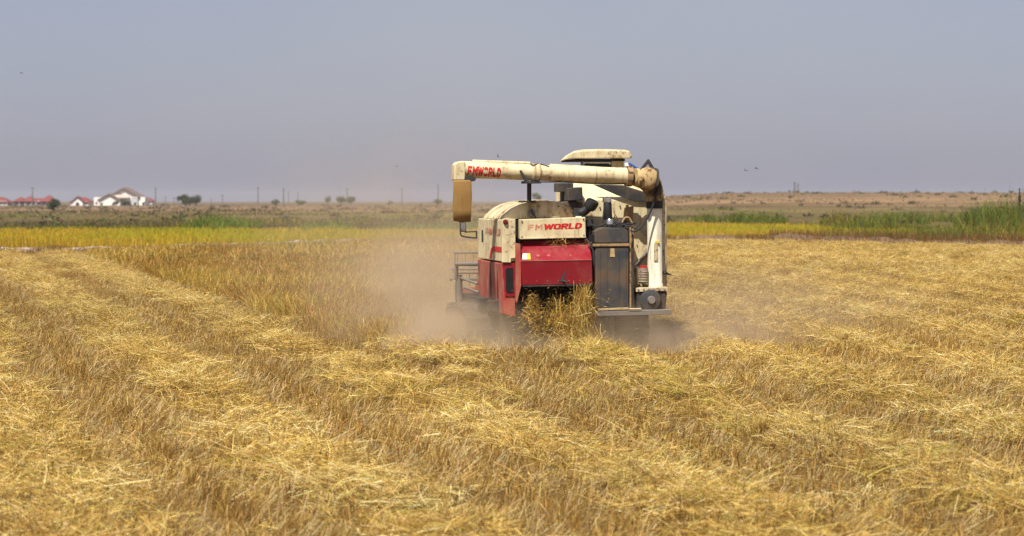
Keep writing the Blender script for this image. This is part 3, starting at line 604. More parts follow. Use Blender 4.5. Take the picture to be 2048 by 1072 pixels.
def onhood(px, py, o=0.003):
    f = (py - 485) / (520 - 485); p = M(px, py, 0.36 * (1 - f)); return p + Vector((0, -o * 0.7, o * 0.7))
for nm, mt, x0, x1 in (('white_sticker', STICK_W, 1045, 1054), ('yellow_sticker', STICK_Y, 1054.3, 1061)):
    bm = bmesh.new(); bm.faces.new([bm.verts.new(onhood(*q)) for q in ((x0, 519), (x1, 519), (x1 - 1, 507), (x0 - 1, 507))]); from_bm(nm, bm, mt, hood, False)
for (a, c, r) in ((1076, 512, .022), (1097, 511.5, .025), (1141, 511, .012)):
    n_ = Vector((0, -0.7, 0.72)); p = onhood(a, c, 0.0); tube('hood_bolt', [p, p + n_ * 0.008], r, RED_D, hood, 14)
for k in range(7): p = M(1052 + k * 21.5, 563 - k * .45, 0.028); tube('hood_rivet', [p, p + Vector((0, -.008, 0))], 0.010, RED_D, hood, 8)
extr('hood_fold_edge', [(1041.5, 523), (1183.5, 520.5), (1183.5, 519), (1041.5, 521.5)], -0.006, 0.004, RED_D, hood, 0.002)
for a, c in ((1044, 443), (1167, 438.5), (1044, 474), (1168, 471)): tube('board_bolt', [M(a, c, 0.26), M(a, c, 0.248)], 0.011, DARK, nb, 8)
for v_ in (0.75, 1.15, 1.6):
    bm = bmesh.new(); ring = P2(arch, 0.42); cx_ = sum((q.x for q in ring)) / len(ring)
    rr0 = [Vector((q.x, v_, q.z)) for q in ring]; rr1 = [Vector((cx_ + (q.x - cx_) * 1.012, v_, q.z + 0.012)) for q in ring]
    a_ = [bm.verts.new(q) for q in rr1]; b_ = [bm.verts.new(q + Vector((0, .035, 0))) for q in rr1]
    for k in range(len(ring) - 1): bm.faces.new((a_[k], a_[k + 1], b_[k + 1], b_[k]))
    ob_ = from_bm('cover_strap', bm, CREAM_D, drum, True); so_ = ob_.modifiers.new('thick', 'SOLIDIFY'); so_.thickness = 0.012
# grey steel tank box right of the hood
tank = extr('fuel_tank', [(1191, 618), (1258, 618), (1258, 494), (1191, 494)], 0.06, 0.52, STEEL, bevel=0.02)
extr('tank_neck', [(1190, 486), (1257, 486), (1257, 462), (1248, 456), (1205, 455), (1190, 462)], 0.10, 0.48, STEEL, tank, 0.012)
extr('tank_strap', [(1188, 493), (1259, 492), (1259, 487), (1188, 488)], 0.045, 0.5, RUST, tank, 0.004)
extr('tank_plate', [(1220, 514), (1230, 514), (1229, 497), (1221, 497)], 0.052, 0.0595, WOODY, tank, 0.002)
for a in (1199, 1213, 1236, 1250): extr('tank_rib', [(a, 612), (a + 2.4, 612), (a + 2.4, 500), (a, 500)], 0.052, 0.0595, STEEL, tank, 0.002)
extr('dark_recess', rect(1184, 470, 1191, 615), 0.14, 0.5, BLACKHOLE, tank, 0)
for a in (1261, 1266): tube('upright_rail', [M(a, 455, 0.10 + (a - 1261) * .02), M(a, 618, 0.10 + (a - 1261) * .02)], 0.014, RUST, H, 8)
# rear platform
plat = extr('rear_platform', [(1190, 633), (1343, 629), (1343, 619), (1190, 623)], 0.0, 0.75, GREY, bevel=0.008)
extr('timber_bar', [(1196, 621.5), (1258, 619), (1257, 615), (1196, 617.5)], -0.005, 0.04, WOODY, plat, 0.004)
tube('platform_edge_rod', [M(1258, 618, -0.01), M(1282, 617.5, -0.01)], 0.01, CREAM_D, plat, 8)
# grain tank
gt = bmesh.new()
zt = lambda py, v: M(1200, py, v).z
a0 = M(1160, 372, 1.0); xL = M(1152, 400, 0.62).x; xR = M(1327, 400, 0.62).x
z0, z1, z2 = M(1200, 605, .62).z, M(1200, 399, .62).z, M(1200, 369, .95).z
prof_ = [(0.62, z0), (0.62, z1), (0.95, z2), (2.0, z2 + 0.03), (2.0, z0)]
prism(gt, [(xL, a, c) for a, c in prof_], (xR - xL, 0, 0)); grain = from_bm('grain_tank', gt, CREAM, H, True, 0.02)
for (a, c) in ((1180, 470), (1200, 415), (1240, 412), (1262, 500), (1275, 470)): tube('bolt', [M(a, c, 0.615), M(a, c, 0.60)], 0.011, DARK, grain, 8)
extr('tank_seam', rect(1228, 402, 1229.5, 470), 0.612, 0.6195, CREAM_D, grain, 0)
# right hand cream panel beside the riser pipe
rp = extr('outer_panel', [(1259, 606), (1331, 604), (1331, 470), (1290, 470), (1262, 446), (1259, 450)], 0.50, 0.58, CREAM, bevel=0.008)
extr('corner_rail', [(1324, 604), (1331.5, 604), (1331, 392), (1326, 380), (1322, 386)], 0.42, 0.49, CREAM, H, 0.008)
for (a, c) in ((1272, 458), (1294, 476), (1274, 490), (1292, 470)): tube('bolt', [M(a, c, 0.497), M(a, c, 0.485)], 0.009, DARK, rp, 8)
tube('diagonal_strut', [M(1264, 545, 0.46), M(1298, 497, 0.46)], 0.026, GREY, H, 10)
# riser pipe of the unloading auger
ris = tube('riser_pipe', [M(1310.5, 578, 0.32), M(1310.5, 568, 0.32), M(1310, 566, 0.32), M(1309, 416, 0.32)], [0.112, 0.112, 0.107, 0.107], WHITE, H, 32)
tube('pipe_collar', [M(1309, 417, 0.32), M(1309, 400, 0.32)], [0.118, 0.122], BLACK, ris, 28)
bm = bmesh.new()
p = M(1312, 504, 0.21); boxb(bm, p.x - 0.03, p.x + 0.02, p.y - 0.012, p.y + 0.004, p.z - 0.12, p.z + 0.12); from_bm('faded_label', bm, CREAM_D, ris, False)
p = M(1314, 484, 0.205); bm = bmesh.new(); boxb(bm, p.x - 0.03, p.x + 0.03, p.y - 0.008, p.y + 0.01, p.z - 0.016, p.z + 0.016); from_bm('yellow_label', bm, STICK_Y, ris, False)
extr('base_flange', [(1272, 584), (1336, 582), (1336, 574), (1272, 576)], 0.16, 0.48, CREAM_D, ris, 0.006)
for k in range(6): tube('flange_bolt', [M(1277 + k * 10.5, 579, 0.158), M(1277 + k * 10.5, 579, 0.145)], 0.012, GREY, ris, 6)
gb = extr('auger_gearbox', [(1274, 620), (1331, 618), (1335, 583), (1272, 585)], 0.18, 0.5, DARK, bevel=0.02)
tube('gearbox_cover', [M(1300, 600, 0.178), M(1300, 600, 0.13), M(1300, 600, 0.11)], [0.155, 0.145, 0.10], DARK, gb, 26)
tube('gearbox_hub', [M(1303, 600, 0.11), M(1304, 600, 0.07)], [0.06, 0.05], GREY, gb, 18)
tube('filter_bowl', [M(1286, 567, 0.30), M(1286, 562, 0.30), M(1286, 540, 0.30), M(1286, 536, 0.30)], [0.06, 0.072, 0.072, 0.06], GREY, H, 18)
for k in range(5): tube('filter_ring', [M(1286, 563 - k * 5, 0.30), M(1286, 561.5 - k * 5, 0.30)], 0.077, CREAM_D, H, 18)
tube('filter_cap', [M(1287, 536, 0.30), M(1287, 531, 0.30)], 0.055, REDCAP, H, 16)
tube('filter_bracket', [M(1274, 533, 0.30), M(1276, 568, 0.30)], 0.02, CREAM_D, H, 8)
# top elbow
elb = [M(1309, 402, 0.32), M(1308, 385, 0.32), M(1304, 372, 0.30), M(1297, 362, 0.26), M(1287, 357, 0.22), M(1268, 354, 0.2)]
eo = tube('auger_elbow', elb, [0.125, 0.135, 0.15, 0.16, 0.15, 0.125], TAN_IRON, H, 24)
tube('elbow_gear_disc', [M(1296, 358, 0.13), M(1295, 358, 0.08), M(1294, 358, 0.04), M(1293, 358, 0.01)], [0.165, 0.165, 0.14, 0.09], TAN_IRON, eo, 28)
tube('swivel_ring', [M(1305, 362, 0.16), M(1309, 363, 0.16)], [0.19, 0.19], DARK, eo, 28)
tube('elbow_hub', [M(1283, 357, 0.02), M(1281, 357, -0.02)], [0.045, 0.03], RUST, eo, 16)
tube('elbow_flange', [M(1262, 353, 0.2), M(1252, 352, 0.2)], [0.145, 0.145], RUST, eo, 26)
for k in range(8):
    a = R(45 * k + 20); p = M(1257, 352.5, 0.2) + Vector((0, -math.cos(a) * 0.142, math.sin(a) * 0.142)); tube('flange_bolt', [p + Vector((-.03, 0, 0)), p + Vector((.035, 0, 0))], 0.013, DARK, eo, 6)
extr('hinge_bracket', [(1278, 342), (1294, 321), (1296, 318), (1299, 322), (1314, 345), (1324, 374), (1323, 390), (1305, 392), (1316, 372), (1308, 348), (1297, 327), (1286, 341)], 0.13, 0.17, DARK, eo, 0.004)
tube('bracket_rod', [M(1296, 319, 0.24), M(1312, 346, 0.22), M(1317, 372, 0.22)], 0.016, DARK, eo, 8)
extr('auger_shadow_plate', [(1186, 369), (1245, 370), (1290, 384), (1324, 390), (1322, 404), (1268, 402), (1236, 391)], 0.575, 0.60, DARK, H, 0.006)  # added dark plate standing in for the auger's shadow across the grain tank
# swinging unloading auger
q0, q1, q2, q3 = M(1252, 352.3, 0.2), M(1078, 345.5, 0.22), M(1064, 344.8, 0.22), M(926, 339, 0.24)
au = tube('unloading_auger', [q0, q1], [0.118, 0.112], CREAM, H, 36)
tube('outer_auger_tube', [q2, q3], [0.112, 0.118], CREAM, au, 36)
tube('auger_joint', [M(1080, 345.6, .22), M(1079, 345.6, .22), M(1064, 344.9, .22), M(1063, 344.9, .22)], [0.112, 0.127, 0.127, 0.112], CREAM_D, au, 32)
for a in (1066, 1076): tube('joint_clamp', [M(a, 345.0, .22), M(a + 2.2, 345.1, .22)], 0.134, TAN_IRON, au, 30)
tube('auger_wire', curve_pts([M(1060, 328, .2), M(1068, 330, .12), M(1078, 327.5, .2), M(1098, 333, .14)], 14), 0.008, DARK, au, 6)
tube('top_rail', [M(945, 322.5, 0.26), M(1060, 326.5, 0.26)], 0.022, CREAM, au, 8)
tube('top_rail', [M(1100, 330.5, 0.26), M(1205, 337, 0.26)], 0.022, CREAM, au, 8)
for f_ in (0.06, 0.36, 0.68):
    c_ = q0.lerp(q1, f_); d_ = (q1 - q0).normalized(); tube('weld_band', [c_ - d_ * .008, c_ + d_ * .008], 0.1215, CREAM_D, au, 32)
tube('auger_cable', curve_pts([q0 + Vector((0, -.06, -.11)), q0.lerp(q1, .3) + Vector((0, -.04, -.125)), q0.lerp(q1, .7) + Vector((0, -.05, -.118)), q1 + Vector((0, -.03, -.13))], 20), 0.009, BLACK, au, 6)
ax = (q3 - q2).normalized()
def ontube(u, v, o):
    c = q2.lerp(q3, 1.0); px = 934 + (998 - 934) * u
    tt = (px - 1064) / (926 - 1064); c = q2 + (q3 - q2) * tt; r = 0.1175 + o + 0.002
    ang = R(-42 + 68 * v - 6 * u)           # angle up from the side that faces the rear
    n_ = Vector((0, -1, 0)); n_ = (n_ - ax * n_.dot(ax)).normalized(); up = n_.cross(ax).normalized()
    if up.z < 0: up = -up
    return c + (n_ * math.cos(ang) + up * math.sin(ang)) * r
lettering('lettering', 'FMWORLD', ontube, au, LETTER, 0.24, 0.2, 0.08, {0: 0.12})
# spout: squared elbow and canvas chute
bm = bmesh.new()
prism(bm, P2([(908, 361), (909, 330), (914, 324), (924, 322), (931, 322.3), (931, 361)], 0.12), (0, 0.25, 0))
sp = from_bm('auger_spout', bm, CREAM, H, True, 0.02)
extr('spout_hinge', [(930, 352), (953, 357), (950, 362), (938, 364), (929, 362)], 0.10, 0.30, DARK, sp, 0.006)
bm = bmesh.new(); rows = []
for (xa, xb, py, dv) in ((907.5, 940, 360, .0), (907, 943.5, 364, .012), (906.5, 944, 395, .02), (906, 943, 420, .03), (907, 941, 443, .035)):
    zr = [];
    for (px, v) in ((xa, .10 - dv), ((xa + xb) / 2, .085 - dv), (xb, .10 - dv), (xb, .38 + dv), ((xa + xb) / 2, .39 + dv), (xa, .38 + dv)):
        zr.append(bm.verts.new(M(px + rng.normal(0, .5), py + rng.normal(0, 1.2) * (py > 430), v)))
    rows.append(zr)
for i in range(4):
    for k in range(6): bm.faces.new((rows[i][k], rows[i][(k + 1) % 6], rows[i + 1][(k + 1) % 6], rows[i + 1][k]))
cs = from_bm('canvas_chute', bm, CANVAS, sp, True, 0, 50); sm = cs.modifiers.new('thick', 'SOLIDIFY'); sm.thickness = 0.008
# auger rest
rest = extr('auger_rest_post', rect(1055.5, 362, 1063, 403), 0.24, 0.30, DARK, bevel=0.004)
extr('rest_fork', [(1039, 341), (1043, 340), (1052, 355), (1060, 362), (1060, 367), (1051, 366)], 0.075, 0.10, DARK, rest, 0.004)
extr('rest_cradle', [(1050, 362), (1084, 364), (1082, 367), (1050, 367)], 0.08, 0.36, DARK, rest, 0.004)
extr('rest_foot', [(1040, 405), (1046, 401), (1070, 401), (1078, 404)], 0.22, 0.45, DARK, rest, 0.003)
# engine bay top: silencer, air intake
sil = extr('silencer_box', [(1137, 402), (1166, 400), (1165, 374), (1138, 376)], 0.55, 1.1, DARK, bevel=0.012)
extr('exhaust_cap', rect(1115, 366, 1147, 384), 0.80, 1.05, DARK, sil, 0.01)
tube('exhaust_pipe', [M(1127, 384, 0.92), M(1127, 408, 0.92)], 0.05, DARK, sil, 14)
extr('engine_block', [(1122, 435), (1170, 435), (1168, 400), (1140, 402), (1124, 404)], 0.62, 1.3, DARK, bevel=0.02)
it = tube('air_intake', curve_pts([M(1156, 427, 0.34), M(1164, 425, 0.34), M(1174, 417, 0.33), M(1183, 408, 0.32)], 10), 0.068, BLACK, H, 16)
tube('intake_mouth', [M(1177, 417, 0.31), M(1180, 413, 0.30), M(1186, 403, 0.29), M(1187, 401, 0.285)], [0.075, 0.092, 0.092, 0.08], BLACK, it, 10)
extr('intake_box', rect(1149, 416, 1165, 433), 0.30, 0.44, DARK, it, 0.008)
extr('intake_foot', rect(1152, 432.5, 1163, 436), 0.28, 0.36, STICK_W, it, 0.003)
# fuel filters on the tank
ff = tube('fuel_filter', [M(1216, 440, 0.26), M(1216, 438, 0.26), M(1215, 408, 0.26), M(1215, 405, 0.26)], [0.05, 0.06, 0.06, 0.05], BLACK, H, 18)
extr('filter_head', rect(1208, 396, 1223, 405), 0.22, 0.32, GREY, ff, 0.008)
tube('head_bolt', [M(1217, 401, 0.22), M(1217, 401, 0.195)], 0.028, CHROME, ff, 14)
tube('filter_stay', [M(1209, 408, 0.25), M(1205, 447, 0.25)], 0.012, DARK, ff, 6)
fc = tube('filler_neck', [M(1219.5, 457, 0.18), M(1219.5, 448, 0.18)], 0.05, BLACK, H, 18)
tube('filler_cap', [M(1219.5, 448.5, 0.18), M(1219.5, 441, 0.18), M(1219.5, 438, 0.18)], [0.052, 0.052, 0.04], CHROME, fc, 18)
tube('small_filter', [M(1180, 452, 0.28), M(1180, 438, 0.28)], [0.05, 0.04], BLACK, H, 14)
extr('pump_body', [(1236, 458), (1262, 458), (1260, 444), (1246, 438), (1236, 446)], 0.22, 0.4, DARK, H, 0.012)
hose = [([(1313, 345, .14), (1316, 368, .12), (1310, 398, .12), (1298, 430, .12), (1284, 452, .12), (1268, 463, .12), (1252, 458, .16)], 0.014, BLACK),
        ([(1226, 408, .25), (1228, 425, .22), (1238, 440, .24)], 0.009, RUST), ([(1226, 452, .15), (1240, 446, .16), (1256, 449, .16), (1272, 446, .2)], 0.012, BLACK),
        ([(1244, 446, .2), (1250, 436, .2), (1258, 436, .2), (1264, 446, .2)], 0.014, RUST), ([(1180, 448, .24), (1195, 453, .2), (1212, 448, .22)], 0.012, BLACK),
        ([(1173, 478, .2), (1181, 490, .12), (1187, 505, .1), (1189, 530, .1)], 0.012, DARK), ([(1260, 450, .12), (1262, 500, .1), (1265, 560, .1), (1263, 612, .12)], 0.015, DARK),
        ([(1254, 410, .5), (1256, 425, .48), (1250, 438, .4)], 0.022, RUST), ([(1240, 448, .14), (1256, 452, .12), (1270, 456, .14), (1276, 448, .2)], 0.01, DARK)]
for ctrl, r, mt in hose: tube('hose', curve_pts([M(*c) for c in ctrl], 18), r, mt, H, 8)
extr('roller_cover', [(1252, 415), (1268, 412), (1266, 440), (1256, 446), (1250, 440)], 0.48, 0.60, RUST, H, 0.01)
extr('side_bracket', [(1328, 548), (1346, 551), (1334, 546), (1330, 543)], 0.30, 0.5, DARK, H, 0.002)
# driver's canopy
roof = bmesh.new()
def loft(bm, secs):
    rows = [[bm.verts.new(p) for p in s] for s in secs]; n_ = len(rows[0])
    for i in range(len(rows) - 1):
        for k in range(n_): bm.faces.new((rows[i][k], rows[i][(k + 1) % n_], rows[i + 1][(k + 1) % n_], rows[i + 1][k]))
    bm.faces.new(rows[0][::-1]); bm.faces.new(rows[-1])
prf = [(1120, 323), (1140, 317.5), (1263, 316.5), (1264, 312), (1259, 303), (1250, 300.5), (1200, 299), (1165, 300), (1148, 303), (1132, 312)]
loft(roof, [[M(1190 + (a - 1190) * 0.96, 311 + (c - 311) * 0.8, 2.3) for a, c in prf], [M(a, c, 2.36) for a, c in prf], [M(a, c - 1, 3.5) for a, c in prf], [M(1190 + (a - 1190) * 0.9, 313 + (c - 311) * 0.6, 3.8) for a, c in prf]])
ro = from_bm('driver_canopy', roof, CREAM, H, True, 0.006, 30)
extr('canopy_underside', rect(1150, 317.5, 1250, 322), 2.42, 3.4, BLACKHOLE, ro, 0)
extr('canopy_post', rect(1224, 316, 1248, 400), 2.5, 2.62, CREAM_D, ro, 0.01)
extr('canopy_post', rect(1163, 318, 1167, 400), 2.5, 2.56, GREY, ro, 0.004)
extr('canopy_rail', rect(1167, 325, 1224, 327), 2.52, 2.56, CREAM, ro, 0.003)
extr('driver_seat', [(1168, 400), (1222, 400), (1222, 328), (1212, 325), (1176, 326), (1168, 331)], 2.56, 2.75, BLACK, bevel=0.03)
tube('blue_hose', curve_pts([M(1258, 327, 2.2), M(1272, 336, 2.2), M(1282, 342, 2.2), M(1285, 350, 2.2)], 10), 0.02, BLUE, H, 8)
tube('work_light', [M(1252, 326, 2.3), M(1255, 336, 2.3)], [0.03, 0.035], STICK_W, H, 12)
bm = bmesh.new(); boxb(bm, M(1165, 400, 2.4).x, M(1322, 400, 2.4).x, 2.05, 3.4, 0.8, M(1200, 400, 2.4).z); from_bm('driver_platform', bm, CREAM_D, H, True, 0.02)
# mirror
mi = bmesh.new(); prism(mi, P2([(919, 424), (921.5, 420), (927, 420.5), (929.5, 430), (933, 455), (932.5, 463), (923, 464), (920, 456)], 2.0), (0, 0.05, 0)); mir = from_bm('wing_mirror', mi, DARK, H, True, 0.008)
extr('mirror_glass', [(921, 427), (923, 422.5), (926.5, 423), (928.5, 432), (931.5, 455), (931, 461), (924, 461.5), (922, 455)], 1.99, 1.998, GLASS, mir, 0)
tube('mirror_arm', curve_pts([M(921, 455, 2.03), M(921, 467, 2.03), M(927, 473, 2.03), M(953, 476, 2.03)], 14), 0.012, DARK, mir, 8)
tube('mirror_arm', [M(930, 464, 2.03), M(953, 463, 2.03)], 0.010, DARK, mir, 8); tube('mirror_arm', [M(953, 462, 2.03), M(953, 477, 2.03)], 0.012, DARK, mir, 8)
# feeder house, header, reel
bm = bmesh.new(); hexa(bm, [(-0.75, 2.0, 0.65), (0.2, 2.0, 0.65), (0.2, 2.0, 1.25), (-0.75, 2.0, 1.25), (-0.75, 3.3, 0.25), (0.2, 3.3, 0.25), (0.2, 3.3, 0.75), (-0.75, 3.3, 0.75)])
from_bm('feeder_house', bm, RED_D, H, True, 0.01)
hx0 = M(912, 560, 3.3).x; hx1 = hx0 + 2.25
bm = bmesh.new(); boxb(bm, hx0, hx1, 3.25, 3.3, 0.15, 0.85); boxb(bm, hx0, hx1, 3.3, 4.1, 0.14, 0.18); head = from_bm('cutting_header', bm, RED_D, H, True, 0.008)
for xa in (hx0, hx1 - 0.03):
    bm = bmesh.new(); prism(bm, [(xa, 3.2, 0.12), (xa, 4.6, 0.10), (xa, 4.2, 0.45), (xa, 3.6, 0.95), (xa, 3.2, 0.95)], (0.03, 0, 0)); from_bm('divider', bm, CREAM_D, head, True, 0.004)
tube('header_auger', [(hx0 + .05, 3.55, 0.4), (hx1 - .05, 3.55, 0.4)], 0.16, GREY, head, 20)
rz, ry, rr = 0.95, 3.9, 0.42
for k in range(5):
    a = R(72 * k + 20); c = (ry + math.cos(a) * rr, rz + math.sin(a) * rr)
    rb = tube('reel_bat', [(hx0 + .06, *c), (hx1 - .06, *c)], 0.02, GREY, head, 8)
    for j in range(16): tube('reel_tine', [(hx0 + .12 + j * .13, c[0], c[1]), (hx0 + .12 + j * .13, c[0] + .03, c[1] - .2)], 0.006, GREY, rb, 5)
    for xa in (hx0 + .08, hx1 - .08): tube('reel_spoke', [(xa, ry, rz), (xa, *c)], 0.014, GREY, head, 6)
tube('reel_shaft', [(hx0, ry, rz), (hx1, ry, rz)], 0.03, GREY, head, 10)
# pale guard rails on the near flank, reaching out to the header
for a, c, r in ((M(913, 528, 2.4), M(958, 528, 1.9), 0.032), (M(914, 528, 2.4), M(913, 600, 2.6), 0.022), (M(918, 550, 2.5), M(919, 600, 2.5), 0.05), (M(914, 600, 2.6), M(890, 655, 3.6), 0.018), (M(930, 575, 2.3), M(958, 585, 1.9), 0.02), (M(921, 555, 2.45), M(955, 568, 2.0), 0.018)):
    tube('flank_rail', [a, c], r, GREY, H, 10)

# straw pouring from the hood
fall = Mass()
def pour(n, cx, top, bot, spx, spy, lo, hi, vmid, pal=STRAW_PAL, wts=(0.24, 0.28, 0.26, 0.16, 0.03, 0.03), down=1.0):
    px = rng.normal(cx, spx, n); py = rng.uniform(top, bot, n) ; v = rng.normal(vmid, 0.10, n)
    P = np.array([tuple(H_M @ M(a, c, d)) for a, c, d in zip(px, py, v)])
    az = rng.uniform(0, 6.28, n); el = rng.normal(-0.9 * down, 0.5, n)
    D = np.stack([np.cos(az) * np.cos(el), np.sin(az) * np.cos(el), np.sin(el)], 1); L = rng.uniform(lo, hi, n)
    P = P - D * (L / 2)[:, None]; bend = np.stack([rng.normal(0, .25, n), rng.normal(0, .25, n), -np.abs(rng.normal(.1, .2, n))], 1)
    P[:, 2] = np.maximum(P[:, 2], 0.04)
    fall.add(ribbons(P, D, L, rng.uniform(0.0025, 0.0060, n), mixpal(n, pal, wts, 0.22), 3, bend, 0.6))
H_M = Matrix.Translation((OX, OY, 0)) @ Matrix.Rotation(TH, 4, 'Z')
pour(900, 1064, 588, 640, 8, 0, .04, .13, .14, wts=(0.10, 0.22, 0.40, 0.25, 0, 0.03), down=.3)
pour(420, 1074, 620, 675, 13, 0, .04, .14, .10, wts=(0.12, 0.22, 0.38, 0.25, 0, 0.03), down=.5)
pour(420, 1118, 600, 650, 12, 0, .10, .32, .14, wts=(0.2, 0.3, 0.3, 0.15, 0.05, 0)); pour(480, 1140, 625, 670, 14, 0, .12, .36, .08); pour(950, 1168, 580, 650, 9, 0, .15, .40, .08)
pour(700, 1150, 640, 690, 20, 0, .12, .38, .05); pour(800, 1165, 665, 712, 18, 0, .12, .35, .0); pour(420, 1110, 620, 705, 42, 0, .03, .10, .0, down=.4); pour(160, 1150, 600, 720, 75, 0, .02, .07, -.1, down=.2)
pour(700, 1115, 572, 720, 60, 0, .012, .04, -.02, down=.2)
fall.build('falling_straw', STRAW, 'chopped straw pouring out under the red hood of the harvester', 'straw')
wisp = Mass(); fall = wisp
pour(70, 1122, 480, 490, 14, 0, .06, .22, .30, down=.5); pour(22, 1155, 484, 492, 20, 0, .05, .16, .26, down=.3)
wisp.build('straw_wisps', STRAW, 'small tangle of straw caught on top of the red hood', 'straw')

# ------------------------------------------------------------------ houses, far behind
def gp(px, Y): x = (px - 1024) / F * Y; return Vector((x, Y, float(ground_z(x, Y))))
def hz_(py, Y): return CAMZ + (HOR - py) / F * Y
def hip(bm, x0, x1, y0, y1, ze, zr, over=0.4, inset=None):
    x0 -= over; x1 += over; y0 -= over; y1 += over; d = inset if inset is not None else min((y1 - y0) / 2, (x1 - x0) / 2 - 0.01); ym = (y0 + y1) / 2
    b_ = [bm.verts.new(p) for p in ((x0, y0, ze), (x1, y0, ze), (x1, y1, ze), (x0, y1, ze))]; r_ = [bm.verts.new((x0 + d, ym, zr)), bm.verts.new((x1 - d, ym, zr))]
    l_ = [bm.verts.new(Vector(v.co) - Vector((0, 0, 0.25))) for v in b_]
    bm.faces.new((b_[0], b_[1], r_[1], r_[0])); bm.faces.new((b_[2], b_[3], r_[0], r_[1])); bm.faces.new((b_[1], b_[2], r_[1])); bm.faces.new((b_[3], b_[0], r_[0])); bm.faces.new(l_[::-1])
    for k in range(4): bm.faces.new((b_[k], l_[k], l_[(k + 1) % 4], b_[(k + 1) % 4]))
def gable(bm, x0, x1, y0, y1, ze, zr, over=0.5, th=0.25):
    """ridge runs away from the viewer; two sloping slabs"""
    xm = (x0 + x1) / 2; s = (zr - ze) / (xm - x0)
    for xa in (x0 - over, x1 + over):
        za = ze - over * s
        prism(bm, [(xa, y0 - over, za), (xm, y0 - over, zr), (xm, y0 - over, zr + th), (xa, y0 - over, za + th)], (0, y1 - y0 + 2 * over, 0))
def window(parent, x, y, z, w_, h_, name='window', mat=None):
    bm = bmesh.new(); boxb(bm, x - w_ / 2 - .12, x + w_ / 2 + .12, y - .08, y - .002, z - .12, z + h_ + .12); f = from_bm(name, bm, HOUSE_W, parent, False)
    bm = bmesh.new(); boxb(bm, x - w_ / 2, x + w_ / 2, y - .12, y - .085, z, z + h_); from_bm('pane', bm, PANE, f, False); return f
def wall(parent, x0, x1, y0, y1, z0_, z1_, mat=HOUSE_W, name='wall'):
    bm = bmesh.new(); boxb(bm, x0, x1, y0, y1, z0_, z1_); return from_bm(name, bm, mat, parent, False)
def mpx(a, Y, o): return (a - 1024) / F * Y - o.x
def house(px, Y, label, name='house'):
    p = gp(px, Y); p.z -= 0.2; o = empty(name, p); return tag(o, label, 'house', 'houses on the horizon'), p
HY = 800
# leftmost hip roofed house
o, p = house(-8, HY, 'red hip roofed house cut off by the picture edge')
X = lambda a: mpx(a, HY, p); Z = lambda c: hz_(c, HY) - p.z
wall(o, X(-34), X(15), 0, 8, 0, Z(403.5)); bm = bmesh.new(); hip(bm, X(-34), X(15), 0, 8, Z(404), Z(394), .5, 3.2); from_bm('roof', bm, ROOF_R, o, False)
for a in (2, 9): window(o, X(a), 0, 0.9, 0.9, 1.0)
# long red house with three roofs
o, p = house(66, HY, 'long white house under three red hip roofs behind a utility pole')
wall(o, X(26), X(106), 0, 9, 0, Z(403.5)); bm = bmesh.new(); hip(bm, X(24), X(108), -1, 10, Z(404), Z(396.5), .4, 4.0); from_bm('roof', bm, ROOF_R, o, False)
for (a0, a1, pk) in ((28, 50, 393.5), (46, 70, 391.5), (82, 110, 389.5)):
    bm = bmesh.new(); hip(bm, X(a0), X(a1), -1.6, 6, Z(402.5), Z(pk), .2); from_bm('roof', bm, ROOF_R, o, False)
for a in (34, 45, 58, 68, 78, 88): window(o, X(a), 0, 0.8, 1.1, 1.2)
for a in (40, 52, 63, 73): 
    bm = bmesh.new(); tubeb(bm, [(X(a), -1.2, 0), (X(a), -1.2, Z(404) - .2)], 0.18, 8); from_bm('column', bm, HOUSE_W, o)
# small gabled house
o, p = house(157, HY, 'small white gabled house with a red roof and arched porch')
wall(o, X(141), X(176), 0.6, 8, 0, Z(404)); bm = bmesh.new(); hip(bm, X(139), X(179), 0.6, 9, Z(404), Z(394.5), .4, 3.0); from_bm('roof', bm, ROOF_R, o, False)
bm = bmesh.new(); prism(bm, [(X(145), -.5, 0), (X(166), -.5, 0), (X(166), -.5, Z(403)), (X(155.5), -.5, Z(396.5)), (X(145), -.5, Z(403))], (0, 3, 0)); from_bm('gable_wall', bm, HOUSE_W, o, False)
bm = bmesh.new(); gable(bm, X(145), X(166), -.5, 4, Z(403), Z(394), .45); from_bm('gable_roof', bm, ROOF_R, o, False)
bm = bmesh.new(); prism(bm, [(X(152), -.56, .2), (X(159), -.56, .2), (X(159), -.56, 1.1), (X(155.5), -.56, 1.7), (X(152), -.56, 1.1)], (0, .05, 0)); from_bm('arched_window', bm, PANE, o, False)
window(o, X(172), 0.6, .7, .9, 1.0)
# big white house
o, p = house(238, HY, 'large two storey white house with brown grey gabled roofs')
wall(o, X(187), X(206), 1.0, 9, 0, Z(394.5)); wall(o, X(280), X(289), 1.2, 9, 0, Z(394)); wall(o, X(214), X(281), 2.0, 12, 0, Z(397))
bm = bmesh.new(); prism(bm, [(X(200), -1, 0), (X(241), -1, 0), (X(241), -1, Z(401)), (X(219), -1, Z(391)), (X(200), -1, Z(400))], (0, 6, 0)); from_bm('front_gable_wall', bm, HOUSE_W, o, False)
bm = bmesh.new(); gable(bm, X(199), X(240), -1, 7, Z(400.5), Z(389.5), .6, .6); from_bm('front_gable_roof', bm, ROOF_B, o, False)
bm = bmesh.new(); prism(bm, [(X(214), 2.05, Z(397)), (X(278), 2.05, Z(397)), (X(245), 2.05, Z(379.5))], (0, 9.8, 0)); from_bm('rear_gable_wall', bm, HOUSE_W, o, False)
bm = bmesh.new(); gable(bm, X(213), X(279), 2.0, 12.5, Z(396.5), Z(378.5), .7, .8); from_bm('rear_gable_roof', bm, ROOF_B, o, False)
